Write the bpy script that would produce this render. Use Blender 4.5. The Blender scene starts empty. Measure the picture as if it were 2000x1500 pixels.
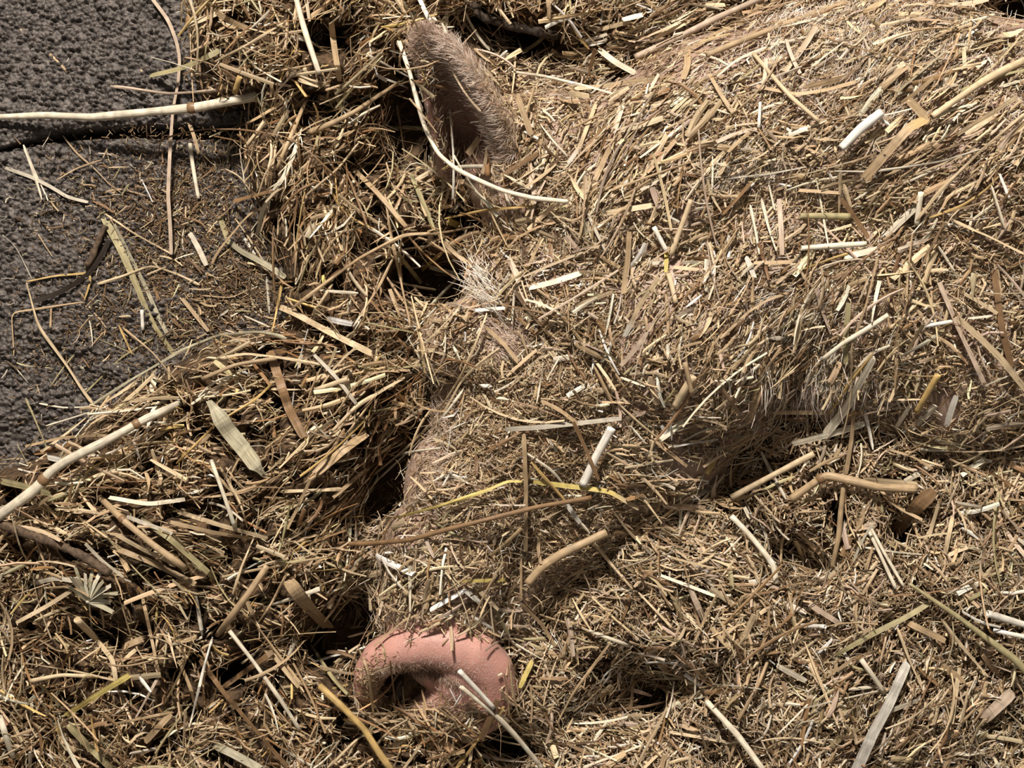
import bpy, bmesh, math, random
import numpy as np
from mathutils import Vector, Matrix
from mathutils.bvhtree import BVHTree

# ---------------------------------------------------------------- camera, world, lamps, exposure
S = bpy.context.scene
COL = S.collection
K = 0.0004            # metres per photo pixel at the reference height
ZR = 0.10             # reference height
D = 1.10              # camera distance above it
CZ = ZR + D
cam_d = bpy.data.cameras.new('camera'); cam = bpy.data.objects.new('camera', cam_d); COL.objects.link(cam)
cam.location = (0, 0, CZ); cam_d.sensor_width = 36; cam_d.lens = 36 * D / (2000 * K)
cam_d.clip_start = 0.05; cam_d.clip_end = 30
S.camera = cam
W = bpy.data.worlds.new('world'); S.world = W; W.use_nodes = True
W.node_tree.nodes['Background'].inputs[0].default_value = (1.0, 0.86, 0.72, 1)
W.node_tree.nodes['Background'].inputs[1].default_value = 0.165
def lamp(name, loc, target, size, power, colour):
    d = bpy.data.lights.new(name, 'AREA'); d.shape = 'DISK'; d.size = size; d.energy = power; d.color = colour
    o = bpy.data.objects.new(name, d); COL.objects.link(o); o.location = loc
    o.rotation_euler = (Vector(target) - Vector(loc)).to_track_quat('-Z', 'Y').to_euler()
    return o
lamp('barn_lamp', (-0.40, 1.95, 2.15), (0.05, 0, 0.1), 0.32, 150, (1.0, 0.885, 0.76))
S.view_settings.view_transform = 'Standard'; S.view_settings.look = 'None'
S.view_settings.gamma = 1; S.view_settings.use_curve_mapping = False
S.view_settings.exposure = 0.0

RS = np.random.RandomState(11)
random.seed(5)

def px2w(px, py, z):
    s = (CZ - z) / D * K
    return (px - 1000) * s, (750 - py) * s

# ---------------------------------------------------------------- materials
def new_mat(name):
    m = bpy.data.materials.new(name); m.use_nodes = True
    return m, m.node_tree, m.node_tree.nodes['Principled BSDF']
def nd(nt, t, **kw):
    n = nt.nodes.new(t)
    for k, v in kw.items(): setattr(n, k, v)
    return n
def straw_material(name, fibre):
    m, nt, b = new_mat(name)
    a = nd(nt, 'ShaderNodeAttribute', attribute_name='straw_colour')
    if fibre:
        uv = nd(nt, 'ShaderNodeUVMap', uv_map='UVMap')
        mp = nd(nt, 'ShaderNodeMapping'); mp.inputs['Scale'].default_value = (9, .8, 1)
        nz = nd(nt, 'ShaderNodeTexNoise'); nz.inputs['Scale'].default_value = 1.6; nz.inputs['Detail'].default_value = 4
        nt.links.new(uv.outputs[0], mp.inputs[0]); nt.links.new(mp.outputs[0], nz.inputs[0])
        r = nd(nt, 'ShaderNodeMapRange'); r.inputs[1].default_value = .3; r.inputs[2].default_value = .7
        r.inputs[3].default_value = .42; r.inputs[4].default_value = 1.22
        nt.links.new(nz.outputs[0], r.inputs[0])
        mx = nd(nt, 'ShaderNodeMix', data_type='RGBA', blend_type='MULTIPLY'); mx.inputs[0].default_value = 1
        nt.links.new(a.outputs[0], mx.inputs[6]); nt.links.new(r.outputs[0], mx.inputs[7])
        nt.links.new(mx.outputs[2], b.inputs['Base Color'])
        bp = nd(nt, 'ShaderNodeBump'); bp.inputs['Strength'].default_value = .35; bp.inputs['Distance'].default_value = .0006
        nt.links.new(nz.outputs[0], bp.inputs['Height']); nt.links.new(bp.outputs[0], b.inputs['Normal'])
    else:
        nt.links.new(a.outputs[0], b.inputs['Base Color'])
    b.inputs['Roughness'].default_value = .48
    b.inputs['Specular IOR Level'].default_value = .45
    return m
M_STRAW = straw_material('straw', True)
M_CHAFF = straw_material('chaff', False)

def noise_mat(name, c1, c2, scale, rough, bump, dist, detail=6):
    m, nt, b = new_mat(name)
    tc = nd(nt, 'ShaderNodeTexCoord')
    nz = nd(nt, 'ShaderNodeTexNoise'); nz.inputs['Scale'].default_value = scale; nz.inputs['Detail'].default_value = detail
    nt.links.new(tc.outputs['Object'], nz.inputs[0])
    r = nd(nt, 'ShaderNodeValToRGB'); r.color_ramp.elements[0].position = .35; r.color_ramp.elements[1].position = .68
    r.color_ramp.elements[0].color = (*c1, 1); r.color_ramp.elements[1].color = (*c2, 1)
    nt.links.new(nz.outputs[0], r.inputs[0]); nt.links.new(r.outputs[0], b.inputs['Base Color'])
    bp = nd(nt, 'ShaderNodeBump'); bp.inputs['Strength'].default_value = bump; bp.inputs['Distance'].default_value = dist
    nt.links.new(nz.outputs[0], bp.inputs['Height']); nt.links.new(bp.outputs[0], b.inputs['Normal'])
    b.inputs['Roughness'].default_value = rough
    return m
M_MAT = noise_mat('rubber_matting', (.018, .015, .014), (.135, .117, .108), 230, .5, 1, .002, 8)
M_FLOOR = noise_mat('dark_concrete', (.02, .018, .016), (.05, .045, .04), 60, .9, .5, .002)
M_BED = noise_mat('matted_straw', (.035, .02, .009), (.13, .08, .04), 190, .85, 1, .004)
M_BARK = noise_mat('dark_bark', (.02, .015, .012), (.07, .05, .035), 300, .9, 1, .001)
M_TWIG = noise_mat('brown_twig', (.05, .032, .02), (.14, .095, .06), 300, .8, 1, .001)

# ---------------------------------------------------------------- small mesh helpers
def link(name, me, mat=None, parent=None):
    o = bpy.data.objects.new(name, me); COL.objects.link(o)
    if mat is not None and not me.materials: me.materials.append(mat)
    if parent is not None: o.parent = parent
    return o
def tag(o, label=None, cat=None, group=None, kind=None):
    if label: o['label'] = label
    if cat: o['category'] = cat
    if group: o['group'] = group
    if kind: o['kind'] = kind
    return o
def mesh_np(name, V, F, colours=None, uv=None, smooth=False):
    """V (n,3), F (m,4) quads with -1 in last column for triangles not allowed: all quads."""
    me = bpy.data.meshes.new(name)
    V = np.asarray(V, np.float32); F = np.asarray(F, np.int32)
    me.vertices.add(len(V)); me.vertices.foreach_set('co', V.ravel())
    me.loops.add(F.size); me.loops.foreach_set('vertex_index', F.ravel())
    me.polygons.add(len(F)); me.polygons.foreach_set('loop_start', np.arange(0, F.size, 4, dtype=np.int32))
    me.polygons.foreach_set('use_smooth', np.full(len(F), smooth))
    me.update(calc_edges=True)
    if colours is not None:
        at = me.color_attributes.new('straw_colour', 'FLOAT_COLOR', 'POINT')
        c = np.ones((len(V), 4), np.float32); c[:, :3] = colours; at.data.foreach_set('color', c.ravel())
    if uv is not None:
        ul = me.uv_layers.new(name='UVMap'); ul.data.foreach_set('uv', np.asarray(uv, np.float32)[F.ravel()].ravel())
    return me

# ---------------------------------------------------------------- the lie of the straw (photo-frame grid -> height)
STEP = 5
GX = np.arange(-300, 2301, STEP); GY = np.arange(-240, 1741, STEP)
PX, PY = np.meshgrid(GX.astype(float), GY.astype(float))
NX, NY = len(GX), len(GY)
def vnoise(scale, seed):
    r = np.random.RandomState(seed)
    nx = int((GX[-1] - GX[0]) / scale) + 4; ny = int((GY[-1] - GY[0]) / scale) + 4
    g = r.rand(ny, nx) * 2 - 1
    fx = (PX - GX[0]) / scale + 1; fy = (PY - GY[0]) / scale + 1
    ix = fx.astype(int); iy = fy.astype(int); tx = fx - ix; ty = fy - iy
    tx = tx * tx * (3 - 2 * tx); ty = ty * ty * (3 - 2 * ty)
    return (g[iy, ix] * (1 - tx) + g[iy, ix + 1] * tx) * (1 - ty) + (g[iy + 1, ix] * (1 - tx) + g[iy + 1, ix + 1] * tx) * ty
def blob(x, y, rx, ry, rot=0.0, p=1.0):
    a = math.radians(rot); dx = PX - x; dy = PY - y
    u = dx * math.cos(a) + dy * math.sin(a); v = -dx * math.sin(a) + dy * math.cos(a)
    return np.exp(-((u / rx) ** 2 + (v / ry) ** 2) ** p)
def inside(poly, soft):
    """soft mask of a polygon: 1 inside, falling to 0 over `soft` pixels around the edge"""
    ins = np.zeros(PX.shape, bool); dist = np.full(PX.shape, 1e9)
    n = len(poly)
    for i in range(n):
        x0, y0 = poly[i]; x1, y1 = poly[(i + 1) % n]
        if y0 != y1:
            c = ((PY < y0) != (PY < y1)) & (PX < (x1 - x0) * (PY - y0) / (y1 - y0) + x0); ins ^= c
        ex, ey = x1 - x0, y1 - y0; t = np.clip(((PX - x0) * ex + (PY - y0) * ey) / (ex * ex + ey * ey), 0, 1)
        dist = np.minimum(dist, np.hypot(PX - x0 - t * ex, PY - y0 - t * ey))
    sd = np.where(ins, -dist, dist)
    t = np.clip(.5 - sd / (2 * soft), 0, 1)
    return t * t * (3 - 2 * t)
matpoly = [(-400, -400), (330, -400), (375, 0), (375, 110), (390, 190), (470, 260), (500, 400), (555, 520), (560, 640), (430, 660),
           (300, 740), (200, 800), (120, 880), (0, 920), (-100, 960), (-400, 1000)]
MATM = inside(matpoly, 30)
Z_MAT = 0.040
base = np.full(PX.shape, 0.088)
for x, y, rx, ry, rot, a in [
    (640, 60, 260, 160, 0, .020), (600, 380, 130, 220, 0, .004), (560, 880, 260, 130, -20, .026), (250, 1100, 300, 160, 10, .012),
    (420, 1350, 330, 130, 0, .006), (1300, 1200, 260, 150, 0, .012), (1850, 1150, 380, 330, 0, .038), (1600, 1400, 400, 180, 0, .018),
    (1300, 1430, 200, 80, 0, -.02), (1900, 500, 300, 500, 0, .03), (700, 60, 80, 80, 0, -.01), (1230, 30, 240, 60, 0, .018),
    # hollows where the straw opens down into the dark
    (800, 235, 52, 95, -12, -.085), (850, 555, 85, 55, 20, -.09), (875, 725, 55, 70, 30, -.085), (800, 905, 110, 55, -38, -.095),
    (735, 985, 70, 40, -30, -.06), (665, 1250, 80, 60, 0, -.085), (700, 1180, 40, 60, 0, -.05), (1010, 75, 110, 35, 20, -.06), (1985, 40, 75, 60, 40, -.09),
    (1850, 790, 60, 55, -30, -.05), (1560, 1080, 70, 45, 20, -.045), (1120, 1100, 40, 50, 0, -.03), (1270, 1350, 60, 80, 0, -.03),
    (1000, 1460, 60, 45, 0, -.06), (330, 1460, 40, 30, 0, -.035), (450, 1310, 60, 50, 0, -.035), (220, 1240, 60, 30, 0, -.02),
    (1340, 900, 230, 50, 12, -.04), (1650, 600, 50, 130, 15, -.02), (1770, 300, 130, 30, -35, -.03), (1260, 390, 90, 16, -10, -.015),
    (650, 75, 50, 30, 0, -.045), (430, 245, 90, 22, -12, -.05), (1760, 1030, 40, 30, 0, -.03), (1520, 245, 60, 22, 15, -.02), (1450, 310, 50, 26, 0, -.018), (1850, 320, 90, 26, -35, -.03), (1640, 455, 90, 20, 0, -.018), (1215, 1365, 120, 55, -20, -.035), (760, 300, 60, 130, -10, -.02), (1090, 1200, 40, 60, 0, -.02), (1560, 1130, 60, 40, 0, -.02), (1950, 60, 40, 50, 0, -.03), (1560, 640, 40, 110, 15, -.02), (1410, 1500, 60, 60, 0, -.02),
    (430, 860, 60, 25, 20, -.03), (560, 790, 70, 20, -15, -.02), (690, 460, 50, 50, 0, -.03), (1380, 1340, 60, 40, 0, -.02)]:
    base += a * blob(x, y, rx, ry, rot)
base += .0045 * vnoise(110, 1) + .005 * vnoise(55, 2) + .0035 * vnoise(28, 3) + .0015 * vnoise(12, 4)
loose = np.clip(inside([(340, -260), (1180, -260), (1120, 120), (840, 60), (790, 330), (980, 330), (960, 520), (780, 600), (860, 700), (860, 830), (700, 1010), (700, 1240),
                        (1000, 1440), (1010, 1760), (-320, 1760), (-320, 930), (120, 880), (430, 660), (560, 640), (500, 400), (470, 260), (380, 180)], 35), 0, 1)
base += loose * (.008 * vnoise(46, 21) + .005 * vnoise(21, 22) - .032 * np.clip((vnoise(40, 23) - .32) / .4, 0, 1) - .022 * np.clip((vnoise(24, 24) - .4) / .3, 0, 1))
base += (1 - loose) * (-.014 * np.clip((vnoise(44, 25) - .42) / .3, 0, 1))
base = np.maximum(base, .012)
base = base * (1 - MATM) + (.022) * MATM

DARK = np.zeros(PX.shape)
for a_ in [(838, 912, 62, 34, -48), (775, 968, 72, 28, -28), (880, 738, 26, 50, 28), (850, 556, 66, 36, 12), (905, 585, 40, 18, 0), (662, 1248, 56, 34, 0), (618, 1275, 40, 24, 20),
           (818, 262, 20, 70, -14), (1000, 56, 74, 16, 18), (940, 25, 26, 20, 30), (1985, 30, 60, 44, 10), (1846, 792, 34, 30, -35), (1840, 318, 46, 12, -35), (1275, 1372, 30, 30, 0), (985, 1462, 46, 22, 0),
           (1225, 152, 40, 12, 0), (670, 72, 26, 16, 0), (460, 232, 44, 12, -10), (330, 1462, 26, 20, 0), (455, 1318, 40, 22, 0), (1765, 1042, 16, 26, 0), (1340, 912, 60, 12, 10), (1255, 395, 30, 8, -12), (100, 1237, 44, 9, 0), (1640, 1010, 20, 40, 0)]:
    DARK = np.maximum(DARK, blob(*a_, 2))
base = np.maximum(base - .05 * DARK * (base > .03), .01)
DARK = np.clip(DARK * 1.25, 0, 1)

# ---------------------------------------------------------------- the pig
def ball(bm, px, py, z, r, sx=1, sy=1, sz=1, rot=0):
    x, y = px2w(px, py, z)
    mt = Matrix.Translation((x, y, z)) @ Matrix.Rotation(rot, 4, 'Z') @ Matrix.Diagonal((r * sx, r * sy, r * sz, 1))
    bmesh.ops.create_uvsphere(bm, u_segments=28, v_segments=18, radius=1, matrix=mt)
def chain(bm, pts, step=.35):
    for (a, b) in zip(pts[:-1], pts[1:]):
        xa, ya = px2w(a[0], a[1], a[2]); xb, yb = px2w(b[0], b[1], b[2])
        L = math.dist((xa, ya, a[2]), (xb, yb, b[2])); n = max(1, int(L / (min(a[3], b[3]) * step)))
        for i in range(n + 1):
            t = i / n; q = [a[k] * (1 - t) + b[k] * t for k in range(4)]
            ball(bm, *q)
SK = None
def ear_curves():
    # (left edge px, right edge px, z left, z right, sag depth) from the base up to the tip
    return [((868, 345), (1012, 352), .110, .135, .062), ((858, 290), (1000, 300), .128, .155, .066), ((846, 230), (978, 240), .146, .172, .058),
            ((836, 180), (948, 185), .158, .182, .044), ((824, 135), (918, 135), .168, .188, .026), ((812, 98), (888, 96), .174, .188, .012),
            ((812, 74), (860, 70), .178, .184, .005), ((826, 58), (842, 56), .179, .181, .001)]
def ear_bm():
    bm = bmesh.new(); E = ear_curves(); NU, NV = 40, 30; rows = []
    for i in range(NU + 1):
        f = i / NU * (len(E) - 1); k = min(int(f), len(E) - 2); t = f - k
        A, B = E[k], E[k + 1]
        l = [A[0][j] * (1 - t) + B[0][j] * t for j in (0, 1)]; r = [A[1][j] * (1 - t) + B[1][j] * t for j in (0, 1)]
        zl, zr, sg = [A[j] * (1 - t) + B[j] * t for j in (2, 3, 4)]
        row = []
        for j in range(NV + 1):
            v = j / NV; z = zl * (1 - v) + zr * v - sg * (math.sin(math.pi * min(1, v * 1.02)) ** .8)
            px = l[0] * (1 - v) + r[0] * v; py = l[1] * (1 - v) + r[1] * v
            zz = zl * (1 - v) + zr * v
            x, y = px2w(px, py, zz)
            row.append(bm.verts.new((x, y, z)))
        rows.append(row)
    for i in range(NU):
        for j in range(NV):
            bm.faces.new((rows[i][j], rows[i][j + 1], rows[i + 1][j + 1], rows[i + 1][j]))
    bmesh.ops.recalc_face_normals(bm, faces=bm.faces)
    bmesh.ops.solidify(bm, geom=bm.faces[:], thickness=.0055)
    return bm
pg = bmesh.new()
# muzzle, cheeks, forehead, neck, shoulder and flank
chain(pg, [(878, 1255, .078, .040), (868, 1180, .082, .050), (885, 1080, .084, .056), (940, 960, .084, .062), (1010, 850, .080, .070),
           (1080, 740, .076, .080), (1120, 600, .075, .088), (1180, 450, .070, .094), (1420, 330, .066, .110), (1720, 300, .064, .128),
           (2050, 450, .062, .150), (2500, 420, .060, .20), (2900, 480, .060, .19)], .5)
chain(pg, [(1330, 660, .070, .100), (1250, 800, .060, .085), (1130, 930, .060, .068), (1020, 1040, .062, .055), (960, 1150, .06, .048)], .5)
chain(pg, [(1500, 520, .066, .110), (1850, 620, .05, .13)], .5)
ball(pg, 930, 655, .118, .034, 1.3, .9, .9, .4)          # brow
ball(pg, 975, 700, .122, .030)
ball(pg, 1330, 650, .085, .096)
ball(pg, 1060, 330, .090, .062)                            # ear root
chain(pg, [(1018, 352, .118, .030), (1000, 290, .134, .016), (975, 235, .150, .012), (945, 182, .162, .009), (915, 132, .172, .007), (880, 92, .178, .006)], .5)
chain(pg, [(1060, 380, .110, .045), (1040, 300, .120, .032), (1010, 240, .128, .022)], .5)
# snout disc: thick rolled rim, septum, lower lip
rim = [(716, 1345, .088, .0100), (722, 1312, .098, .0125), (745, 1284, .106, .0150), (785, 1266, .112, .0160), (835, 1258, .116, .0170),
       (880, 1262, .117, .0185), (925, 1278, .115, .0200), (955, 1306, .110, .0190), (966, 1345, .102, .0180), (950, 1385, .093, .0170), (915, 1412, .083, .016)]
chain(pg, rim, .2)
chain(pg, [(900, 1290, .108, .0185), (898, 1330, .103, .0180), (912, 1370, .093, .018)], .4)
chain(pg, [(880, 1345, .094, .0125), (866, 1375, .088, .0150), (858, 1398, .080, .016)], .4)
chain(pg, [(930, 1330, .098, .020), (930, 1380, .086, .020)], .4)
chain(pg, [(716, 1345, .080, .0100), (735, 1392, .066, .013), (800, 1425, .060, .015), (858, 1415, .066, .016)], .4)
chain(pg, [(845, 1388, .080, .017), (815, 1396, .070, .016), (790, 1402, .062, .015)], .4)
ball(pg, 800, 1330, .040, .030)                           # bottom of the nostril
chain(pg, [(840, 1455, .045, .020), (890, 1460, .045, .020), (880, 1300, .04, .03)], .5)     # chin
me0 = bpy.data.meshes.new('pig_raw'); pg.to_mesh(me0); pg.free()
ebm = ear_bm(); me1 = bpy.data.meshes.new('ear_raw'); ebm.to_mesh(me1); ebm.free()
jb = bmesh.new(); jb.from_mesh(me0); jb.from_mesh(me1); me2 = bpy.data.meshes.new('pig_joined'); jb.to_mesh(me2); jb.free()
tmp = bpy.data.objects.new('tmp', me2); COL.objects.link(tmp)
rm = tmp.modifiers.new('r', 'REMESH'); rm.mode = 'VOXEL'; rm.voxel_size = .0021; rm.use_smooth_shade = True
sm = tmp.modifiers.new('s', 'SMOOTH'); sm.factor = .5; sm.iterations = 4
dg = bpy.context.evaluated_depsgraph_get(); dg.update()
pig_me = bpy.data.meshes.new_from_object(tmp.evaluated_get(dg)); pig_me.name = 'pig'
bpy.data.objects.remove(tmp); 
for m_ in (me0, me1, me2): bpy.data.meshes.remove(m_)
n = len(pig_me.vertices); co = np.empty(n * 3, np.float32); pig_me.vertices.foreach_get('co', co); co = co.reshape(-1, 3)
s_ = (CZ - co[:, 2]) / D * K; vpx = co[:, 0] / s_ + 1000; vpy = 750 - co[:, 1] / s_
# hide colours: pink bare snout disc, mauve inner ear, dusty pinkish hide
hide = np.tile(np.array([.36, .26, .21], np.float32), (n, 1))
def smooth01(t): t = np.clip(t, 0, 1); return t * t * (3 - 2 * t)
dd = np.full(n, 1e9)
for (a_, b_) in list(zip(rim[:-2], rim[1:-1])) + [((900, 1290, 0, 0), (898, 1380, 0, 0)), ((870, 1340, 0, 0), (862, 1392, 0, 0))]:
    ex, ey = b_[0] - a_[0], b_[1] - a_[1]; t_ = np.clip(((vpx - a_[0]) * ex + (vpy - a_[1]) * ey) / (ex * ex + ey * ey), 0, 1)
    dd = np.minimum(dd, np.hypot(vpx - a_[0] - t_ * ex, vpy - a_[1] - t_ * ey))
wgt = smooth01((58 - dd) / 26)[:, None]
hide = hide * (1 - wgt) + np.array([.54, .295, .255], np.float32) * wgt
de = np.hypot((vpx - 905) / 80, (vpy - 200) / 150); we = smooth01((1.2 - de) / .4)[:, None]
hide = hide * (1 - we) + np.array([.30, .175, .14], np.float32) * we
at = pig_me.color_attributes.new('hide_colour', 'FLOAT_COLOR', 'POINT')
cc = np.ones((n, 4), np.float32); cc[:, :3] = hide; at.data.foreach_set('color', cc.ravel())
m, nt, b = new_mat('pig_skin'); M_SKIN = m
a_ = nd(nt, 'ShaderNodeAttribute', attribute_name='hide_colour')
tc = nd(nt, 'ShaderNodeTexCoord')
nz = nd(nt, 'ShaderNodeTexNoise'); nz.inputs['Scale'].default_value = 75; nz.inputs['Detail'].default_value = 5; nt.links.new(tc.outputs['Object'], nz.inputs[0])
mr = nd(nt, 'ShaderNodeMapRange'); mr.inputs[1].default_value = .3; mr.inputs[2].default_value = .7; mr.inputs[3].default_value = .82; mr.inputs[4].default_value = 1.1
nt.links.new(nz.outputs[0], mr.inputs[0])
mx = nd(nt, 'ShaderNodeMix', data_type='RGBA', blend_type='MULTIPLY'); mx.inputs[0].default_value = 1
nt.links.new(a_.outputs[0], mx.inputs[6]); nt.links.new(mr.outputs[0], mx.inputs[7]); nt.links.new(mx.outputs[2], b.inputs['Base Color'])
n2 = nd(nt, 'ShaderNodeTexNoise'); n2.inputs['Scale'].default_value = 700; n2.inputs['Detail'].default_value = 3; nt.links.new(tc.outputs['Object'], n2.inputs[0])
bp = nd(nt, 'ShaderNodeBump'); bp.inputs['Strength'].default_value = .35; bp.inputs['Distance'].default_value = .0008
nt.links.new(n2.outputs[0], bp.inputs['Height']); nt.links.new(bp.outputs[0], b.inputs['Normal'])
b.inputs['Roughness'].default_value = .5; b.inputs['Subsurface Weight'].default_value = .25; b.inputs['Subsurface Radius'].default_value = (.006, .002, .0012)
b.inputs['Subsurface Scale'].default_value = .6
pig_me.materials.clear()
pig = link('pig', pig_me, M_SKIN)
tag(pig, 'sleeping pig buried in straw, only its ear and pink snout showing', 'pig')
bvh = BVHTree.FromPolygons([v.co[:] for v in pig_me.vertices], [p.vertices[:] for p in pig_me.polygons])
eye = Vector((0, 0, CZ))
PZ = np.full(PX.shape, -1.0); PN = np.zeros(PX.shape + (3,))
for iy in range(NY):
    for ix in range(NX):
        x, y = px2w(GX[ix], GY[iy], ZR)
        h = bvh.ray_cast(eye, (Vector((x, y, ZR)) - eye).normalized(), 3)
        if h[0] is not None: PZ[iy, ix] = h[0].z
# rubber mats occupy the bare corner
matz = np.where(MATM > .5, Z_MAT, -1)
surf = np.maximum(np.maximum(base, PZ), matz)
ONPIG = (PZ > base)
def blur(A, k):
    for _ in range(k):
        B = np.pad(A, 1, 'edge'); A = (B[:-2, 1:-1] + B[2:, 1:-1] + B[1:-1, :-2] + B[1:-1, 2:] + 4 * B[1:-1, 1:-1]) / 8
    return A
surf_s = blur(surf, 3)
WX, WY = px2w(PX, PY, surf_s)
P3 = np.stack([WX, WY, surf_s], -1)
TX = np.gradient(P3, axis=1); TY = -np.gradient(P3, axis=0)
NN = np.cross(TX, TY); NN /= np.linalg.norm(NN, axis=-1, keepdims=True)
NNs = np.stack([blur(NN[..., k], 2) for k in range(3)], -1); NNs /= np.linalg.norm(NNs, axis=-1, keepdims=True)
def samp(A, px, py):
    fx = np.clip((px - GX[0]) / STEP, 0, NX - 1.001); fy = np.clip((py - GY[0]) / STEP, 0, NY - 1.001)
    ix = fx.astype(int); iy = fy.astype(int); tx = fx - ix; ty = fy - iy
    if A.ndim == 3: tx = tx[:, None]; ty = ty[:, None]
    return (A[iy, ix] * (1 - tx) + A[iy, ix + 1] * tx) * (1 - ty) + (A[iy + 1, ix] * (1 - tx) + A[iy + 1, ix + 1] * tx) * ty

# ---------------------------------------------------------------- setting: floor slab and the two rubber mats
def box(name, x0, x1, y0, y1, z0, z1, mat):
    bm = bmesh.new(); bmesh.ops.create_cube(bm, size=1, matrix=Matrix.Translation(((x0 + x1) / 2, (y0 + y1) / 2, (z0 + z1) / 2)) @ Matrix.Diagonal((x1 - x0, y1 - y0, z1 - z0, 1)))
    me = bpy.data.meshes.new(name); bm.to_mesh(me); bm.free(); return link(name, me, mat)
tag(box('floor', -1.3, 1.6, -1.1, 1.1, -.05, 0, M_FLOOR), kind='structure')

def rub_noise(x, y, seed, cell, ang, stretch):
    """rounded lumps like crumbed rubber: distance to jittered cell points"""
    c, s = math.cos(ang), math.sin(ang); u = (x * c + y * s) / (cell * stretch); v = (-x * s + y * c) / cell
    r = np.random.RandomState(seed); G = r.rand(256, 256, 2)
    iu = np.floor(u).astype(int); iv = np.floor(v).astype(int)
    best = np.full(x.shape, 9.0); sec = best.copy(); hid = np.zeros(x.shape)
    for du in (-1, 0, 1):
        for dv in (-1, 0, 1):
            a = (iu + du) % 256; b2 = (iv + dv) % 256; g = G[a, b2]
            d = np.hypot(iu + du + g[..., 0] - u, iv + dv + g[..., 1] - v)
            nb = d < best; sec = np.where(nb, best, np.minimum(sec, d)); best = np.where(nb, d, best); hid = np.where(nb, (g[..., 0] * 7.3 + g[..., 1] * 3.1) % 1, hid)
    return sec - best, hid
def gap_y(px):      # centre line of the dark gap between the mats
    return np.interp(px, [-400, 0, 90, 160, 250, 330, 450, 700], [345, 292, 272, 262, 257, 258, 258, 262])
def mat_mesh(name, upper):
    xs = np.arange(-420, 610, 2.4)
    n2_ = 300
    X = np.tile(xs, (n2_, 1)); t = np.linspace(0, 1, n2_)[:, None]
    hw = np.interp(xs, [-400, 0, 60, 200, 450, 700], [2, 3, 9, 12, 16, 16])
    if upper: Y = -420 * (1 - t) + (gap_y(xs) - hw)[None, :] * t
    else: Y = (gap_y(xs) + hw)[None, :] * (1 - t) + 1040 * t
    zt = Z_MAT + (.004 if upper else 0)
    f, h = rub_noise(X, Y, 3 if upper else 4, 9.0 if upper else 8.5, -.12 if upper else .1, 1.35 if upper else 1.6)
    f2, h2 = rub_noise(X, Y, 9, 30, .3, 1.5)
    Z = zt + .0048 * np.clip(f * 2.2, 0, 1) * (.2 + .8 * h) + .0016 * np.clip(f2 * 2, 0, 1) + .0006 * np.sin(X / 37 + Y / 51)
    if not upper:
        Z += .0022 * np.sin(Y / 21 + 2.2 * np.sin(X / 60)) * np.clip((Y - 450) / 200, 0, 1) * np.clip(h + .3, 0, 1)
    e = np.minimum(t * 60, 1) if not upper else np.minimum((1 - t) * 60, 1)
    Z = Z - (1 - e) * .003
    s = K * (CZ - zt) / D
    V = np.stack([(X - 1000) * s, (750 - Y) * s, Z], -1)
    ny, nx = X.shape; idx = np.arange(nx * ny).reshape(ny, nx)
    F = np.stack([idx[:-1, :-1], idx[1:, :-1], idx[1:, 1:], idx[:-1, 1:]], -1).reshape(-1, 4)
    Vb = V.copy(); Vb[..., 2] = .001 if upper else .0012
    V2 = np.concatenate([V.reshape(-1, 3), Vb.reshape(-1, 3)[:0]])
    # side walls + underside from the border loop
    loop = np.concatenate([idx[0, :], idx[1:, -1], idx[-1, -2::-1], idx[-2:0, 0]])
    low = V.reshape(-1, 3)[loop].copy(); low[:, 2] = .001
    nb = len(V2); V2 = np.concatenate([V2, low]); k = len(loop); j = np.arange(k)
    side = np.stack([loop, loop[(j + 1) % k], nb + (j + 1) % k, nb + j], -1)
    me = mesh_np(name, V2, np.concatenate([F, side]), smooth=True)
    return me
for up, lab in ((True, 'dark grey crumbed rubber mat in the upper corner, above the black gap'), (False, 'dark grey wrinkled rubber mat below the black gap, dusted with chaff')):
    tag(link('rubber_mat', mat_mesh('rubber_mat', up), M_MAT), lab, 'mat')

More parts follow.
